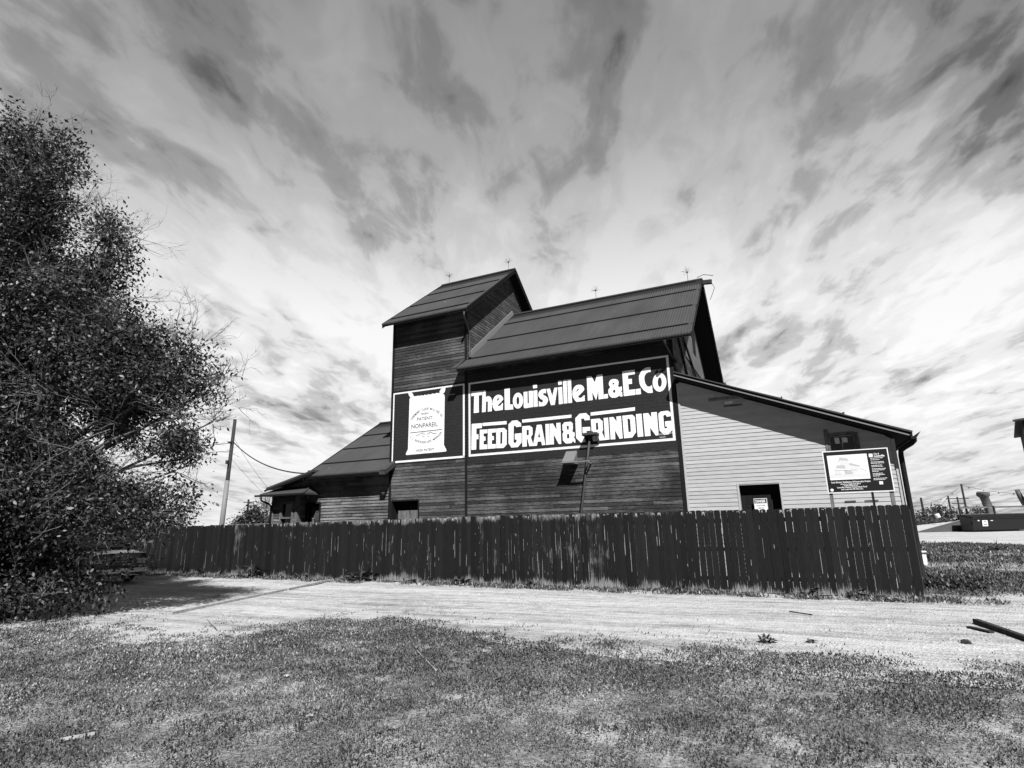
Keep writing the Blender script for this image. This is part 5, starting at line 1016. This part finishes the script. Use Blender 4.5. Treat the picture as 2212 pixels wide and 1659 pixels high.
# ================================================================== UTILITY POLE AND WIRES (left)
up_ = thing('utility_pole', 'tall wooden utility pole with a pale lower half behind the fence at the left', 'utility pole', (-20.0, 40, 0))
mb = MB(); mb.tube([(0, 0, 0), (.27, 0, 9.3)], [.16, .11], 12); mb.build('pole', 'timber', up_, True)
mb = MB(); mb.tube([(-.01, -.03, 0), (.14, -.035, 5.0)], [.165, .145], 12); mb.build('pole_sleeve', 'flash', up_, True)
mb = MB(); mb.box(.02, .26, -.3, .3, 7.6, 7.68); mb.box(.08, .22, -.42, -.2, 6.1, 6.35); mb.build('bracket', 'timber', up_)
def cable(a, b, sag, rad, lb, name='overhead_cable', seg=16):
    a = Vector(a); b = Vector(b); pts = [a.lerp(b, i/seg)-Vector((0, 0, sag*4*(i/seg)*(1-i/seg))) for i in range(seg+1)]
    mb = MB(); mb.tube(pts, rad, 5); o = mb.build(name, 'wire'); tag(o, lb, 'cable'); return pts
cable((-19.77, 40, 7.75), (-9.2, 26.0, 4.05), .55, .035, 'thick cable sagging from the utility pole to the office roof')
cable((-19.8, 40, 7.6), (-30, 36, 7.2), .3, .02, 'thin cable running left from the utility pole into the tree')
cable((-19.75, 40, 8.1), (-11.0, 26.5, 3.2), .2, .009, 'thinnest cable dropping steeply from the utility pole to the bay')
cable((-19.75, 40, 6.5), (-13, 38, 1.0), .2, .009, 'slack thin cable hanging right of the utility pole')
tp = thing('utility_pole', 'tiny distant pole between the utility pole and the dark bush', 'utility pole', (-32.9, 72, 0))
mb = MB(); mb.tube([(0, 0, 0), (0, 0, 5.3)], .12, 8); mb.build('pole', 'timber', tp); mb = MB(); mb.box(-.6, .6, -.06, .06, 4.9, 5.0); mb.build('cross_arm', 'timber', tp)
tag(MB().box(-.0, 3.4, 0, .3, 0, 1.92).box(-.1, 3.5, -.1, .4, 1.92, 1.99).build('low_wall', 'grey_wood'), 'low grey wall seen just over the fence left of the office', 'wall').location = (-16.5, 34, 0)

# ================================================================== YARD TO THE RIGHT
rp = thing('loading_ramp', 'concrete loading ramp with a pale top rising to the dock across the yard road', 'ramp', (0, 0, 0))
mb = MB(); mb.face([(38.2, 57, 0), (43.3, 57, 0), (43.3, 57, 1.15)]); mb.box(43.3, 70, 56.98, 57.3, 0, 1.18); mb.build('ramp_wall', 'concrete', rp)
mb = MB(); mb.face([(38.2, 57, .004), (43.3, 57, 1.155), (59, 76, 1.36), (47.5, 76, .40)]); mb.face([(43.3, 57, 1.185), (70, 57, 1.2), (95, 76, 1.38), (59, 76, 1.365)]); mb.build('ramp_top', 'concrete_top', rp)
def dumpster(x, y, w_, lb, front_=True):
    t_ = thing('dumpster', lb, 'dumpster', (x, y, 0), 0, 'dumpsters in front of the loading dock')
    mb = MB(); mb.prism([(0, 0, .15), (0, -.12, 1.25), (0, 1.5, 1.5), (0, 1.4, .15)], (w_, 0, 0)); mb.box(-.04, w_+.04, -.17, -.10, 1.18, 1.27); mb.build('bin', 'steel_dark', t_, recalc=True)
    for k in (0, 1):
        mb = MB(); a = k*w_/2+.02; mb.prism([(a, -.18, 1.28), (a, 1.5, 1.54), (a, 1.5, 1.59), (a, -.18, 1.33)], (w_/2-.04, 0, 0)); mb.build('lid', 'rubber', t_)
    for k in (.15, w_-.35): 
        mb = MB(); mb.tube([(k+.1, .2, .08), (k+.16, .2, .08)], .08, 10); mb.build('caster', 'rubber', t_)
    for k in (-.1, w_): mb = MB(); mb.box(k, k+.1, .1, 1.2, .7, .9); mb.build('lift_pocket', 'steel_dark', t_)
    if front_:
        mb = MB(); mb.prism([(.85, -.085, .52), (1.35, -.085, .52), (1.35, -.135, 1.05), (.85, -.135, 1.05)], (0, -.01, 0)); n_ = mb.build('notice', 'white', t_)
        mb = MB(); mb.prism([(1.1, -.15, .86), (1.18, -.15, .93), (1.1, -.15, 1.0), (1.02, -.15, .93)], (0, -.004, 0)); mb.box(.95, 1.27, -.134, -.130, .64, .66); mb.box(.95, 1.27, -.137, -.133, .70, .72); mb.build('emblem', 'ink', n_)
        mb = MB(); mb.box(.45, .60, -.15, -.12, .98, 1.08); mb.box(1.62, 1.85, -.15, -.12, .98, 1.04); mb.build('label', 'print_pale', t_)
    return t_
dumpster(42.2, 54.6, 2.5, 'black dumpster with a white notice on its front, nearest the ramp')
dumpster(44.95, 54.9, 3.6, 'plain black dumpster at the right edge of the yard', False)
tag(MB().box(43.3, 44.6, 56.2, 56.9, 0, 1.30).box(43.25, 44.65, 56.15, 56.95, 1.30, 1.35).build('utility_cabinet', 'steel_dark'), 'dark steel cabinet against the end of the ramp, left of the dumpsters', 'cabinet')
for (xa, xb, lb) in ((43.9, 46.75, 'weathered wooden rail with two bars on the dock, left section'), (47.3, 51, 'weathered wooden rail with two bars on the dock, right section')):
    t_ = thing('dock_rail', lb, 'railing', (xa, 58, 1.19), 0, 'wooden railings on the dock')
    for z in (.98, .28): mb = MB(); mb.box(0, xb-xa, 0, .06, z, z+.17); mb.build('rail', 'grey_wood', t_)
    for p_ in (0, xb-xa-.14): mb = MB(); mb.box(p_, p_+.14, .07, .2, 0, 1.2); mb.build('post', 'timber', t_)
def snag(x, y, lb, secs_, fork=None, top=True):
    t_ = thing('tree_stump', lb, 'tree stump', (x, y, 0)); rn = random.Random(int(x*7)); n = 18; mb = MB(); k = 0
    for (z, r, dx) in secs_:
        for j in range(n):
            a = 2*PI*j/n; q = r*(1+.13*math.sin(3*a+z*2)+rn.uniform(-.07, .07)); mb.v.append((dx+q*math.cos(a), q*math.sin(a), z+rn.uniform(-.04, .04)))
    for i in range(len(secs_)-1):
        for j in range(n): mb.f.append((i*n+j, i*n+(j+1) % n, (i+1)*n+(j+1) % n, (i+1)*n+j)); mb.r.append(.5); mb.w.append(0)
    mb.f.append(tuple(range((len(secs_)-1)*n, len(secs_)*n))); mb.r.append(.5); mb.w.append(0)
    mb.build('trunk', 'bark', t_, True)
    if top: mb = MB(); zt, r, dx = secs_[-1]; mb.lathe((dx, 0, zt), [(r*.92, .02), (r*.9, .07)], 18); mb.build('cut_top', 'white', t_)
    if fork:
        for pts, rr_ in fork: mb = MB(); mb.tube(pts, rr_, 9); mb.build('limb', 'bark', t_, True)
snag(48.3, 60, 'tall thick tree stump with a pale cut top behind the dock rail', [(0, .62, .2), (1.2, .5, .12), (1.9, .36, .05), (2.6, .36, 0), (3.3, .38, -.12), (3.45, .52, -.14), (3.82, .55, -.16)])
snag(52.6, 60, 'forked bare tree stump with chopped limbs at the right edge of the picture', [(0, .7, .1), (1.4, .5, 0), (2.2, .42, -.1)], [([(-.1, 0, 2.1), (-.5, 0, 2.7), (-.75, 0, 3.2), (-.95, 0, 3.95)], [.4, .3, .24, .2]), ([(-.1, 0, 2.1), (.1, 0, 2.8), (.3, 0, 3.9)], [.4, .36, .4])], False)
for (x, y, h, lb, cr_, nm) in ((47.6, 62, 4.75, 'tallest leaning pole carrying the string lights by the dock', 0, 'light_pole'), (60.9, 90, 4.7, 'thin distant pole closest to the fence corner', 0, 'utility_pole'), (55.55, 80, 3.95, 'thin distant pole left of the spiky bush', 0, 'utility_pole'), (70.4, 95, 4.55, 'plain distant pole just left of the cross-arm pole', 0, 'utility_pole'), (83.2, 110, 4.8, 'distant utility pole with two cross arms', 1, 'utility_pole')):
    t_ = thing(nm, lb, 'pole', (x, y, 0)); mb = MB(); mb.tube([(0, 0, 0), (0, 0, h)], [.11 if y < 70 else .15, .09 if y < 70 else .13], 9); mb.build('pole', 'timber', t_)
    if cr_:
        for z, l_ in ((h-.3, 2.1), (h-1.2, 1.2)): mb = MB(); mb.box(-l_, l_, -.1, .1, z-.08, z+.08); mb.build('cross_arm', 'timber', t_)
def lights(a, b, sag, n, lb):
    a = Vector(a); b = Vector(b); seg = n*2; pts = [a.lerp(b, i/seg)-Vector((0, 0, sag*4*(i/seg)*(1-i/seg))) for i in range(seg+1)]
    t_ = thing('string_lights', lb, 'string lights', a); mb = MB(); mb.tube([p-a for p in pts], .018, 4); mb.build('wire', 'wire', t_)
    for i in range(1, seg, 2):
        p = pts[i]-a; mb = MB(); mb.lathe((p.x, p.y, p.z-.17), [(.02, 0), (.07, .03), (.06, .09), (.025, .16)], 8); mb.build('bulb', 'grey_wood', t_)
lights((47.6, 62, 4.65), (52.0, 60, 3.6), .22, 4, 'string of bulbs hanging from the tall pole to the forked stump')
lights((47.2, 62, 4.3), (60.8, 90, 3.0), .5, 5, 'string of bulbs running left from the tall pole to the distant poles')
cable((70.4, 95, 4.3), (62, 88, 1.8), .2, .03, 'guy wire slanting down left of the plain distant pole')
mb = MB(); mb.lathe((0, 0, 0), [(.2, 0), (.24, .05), (.24, .38), (.2, .43)], 14); o = mb.build('white_drum', 'white'); o.location = (47.4, 66, 1.30); o.rotation_euler = (0, R(-20), 0); tag(o, 'small white drum tipped over at the top of the ramp', 'drum')
wf_ = thing('wire_fence', 'low post and wire fence behind the ramp beyond the yard', 'fence', (46, 70, 0))
for i in range(9): mb = MB(); mb.box(i*1.1-.08, i*1.1+.08, -.06, .06, 0, 1.5); mb.build('post', 'timber', wf_)
for z in (.9, 1.35): mb = MB(); mb.tube([(0, 0, z), (30, 0, z)], .02, 4); mb.build('wire', 'wire', wf_)
X, Y = scatter(9000, 45, 62, 68.5, 71.5); o = leaves('brush', X, Y, RNG.uniform(.15, .35, len(X)), RNG.uniform(.2, .95, len(X)), 'leaf_far', RNG.random(len(X))); tag(o, kind='stuff', label='dark brush along the wire fence beyond the ramp', cat='brush')
# building cut by the right edge
sb = thing('shed_building', 'tall dark building with an overhanging roof cut off by the right edge', 'building', (52.1, 58, 0), R(-40)); sb.scale = (1.93, 1.93, 1.70)
mb = MB(); lap(mb, 0, 9, 0, 6.25, lambda s, z, o: (s, -o, z), exp=.16); lap(mb, 0, 8, 0, 6.25, lambda s, z, o: (-o, s, z), exp=.16); mb.box(.01, 9, .01, 8, 0, 6.2); mb.build('wall', 'trim', sb)
mb = MB(); mb.prism([(-.30, -.45, 6.30), (9.6, -.45, 7.0), (9.6, -.45, 7.12), (-.30, -.45, 6.42)], (0, 9.2, 0)); mb.tube([(-.4, -.5, 6.33), (9.6, -.5, 7.03)], .06, 6); mb.build('roof', 'roof', sb)
mb = MB(); mb.box(-.12, .12, -.1, .1, 3.9, 4.1); mb.build('lamp_bracket', 'steel_dark', sb)
bpy.data.objects['white_box'].location = (13.85, 20.5, 0)
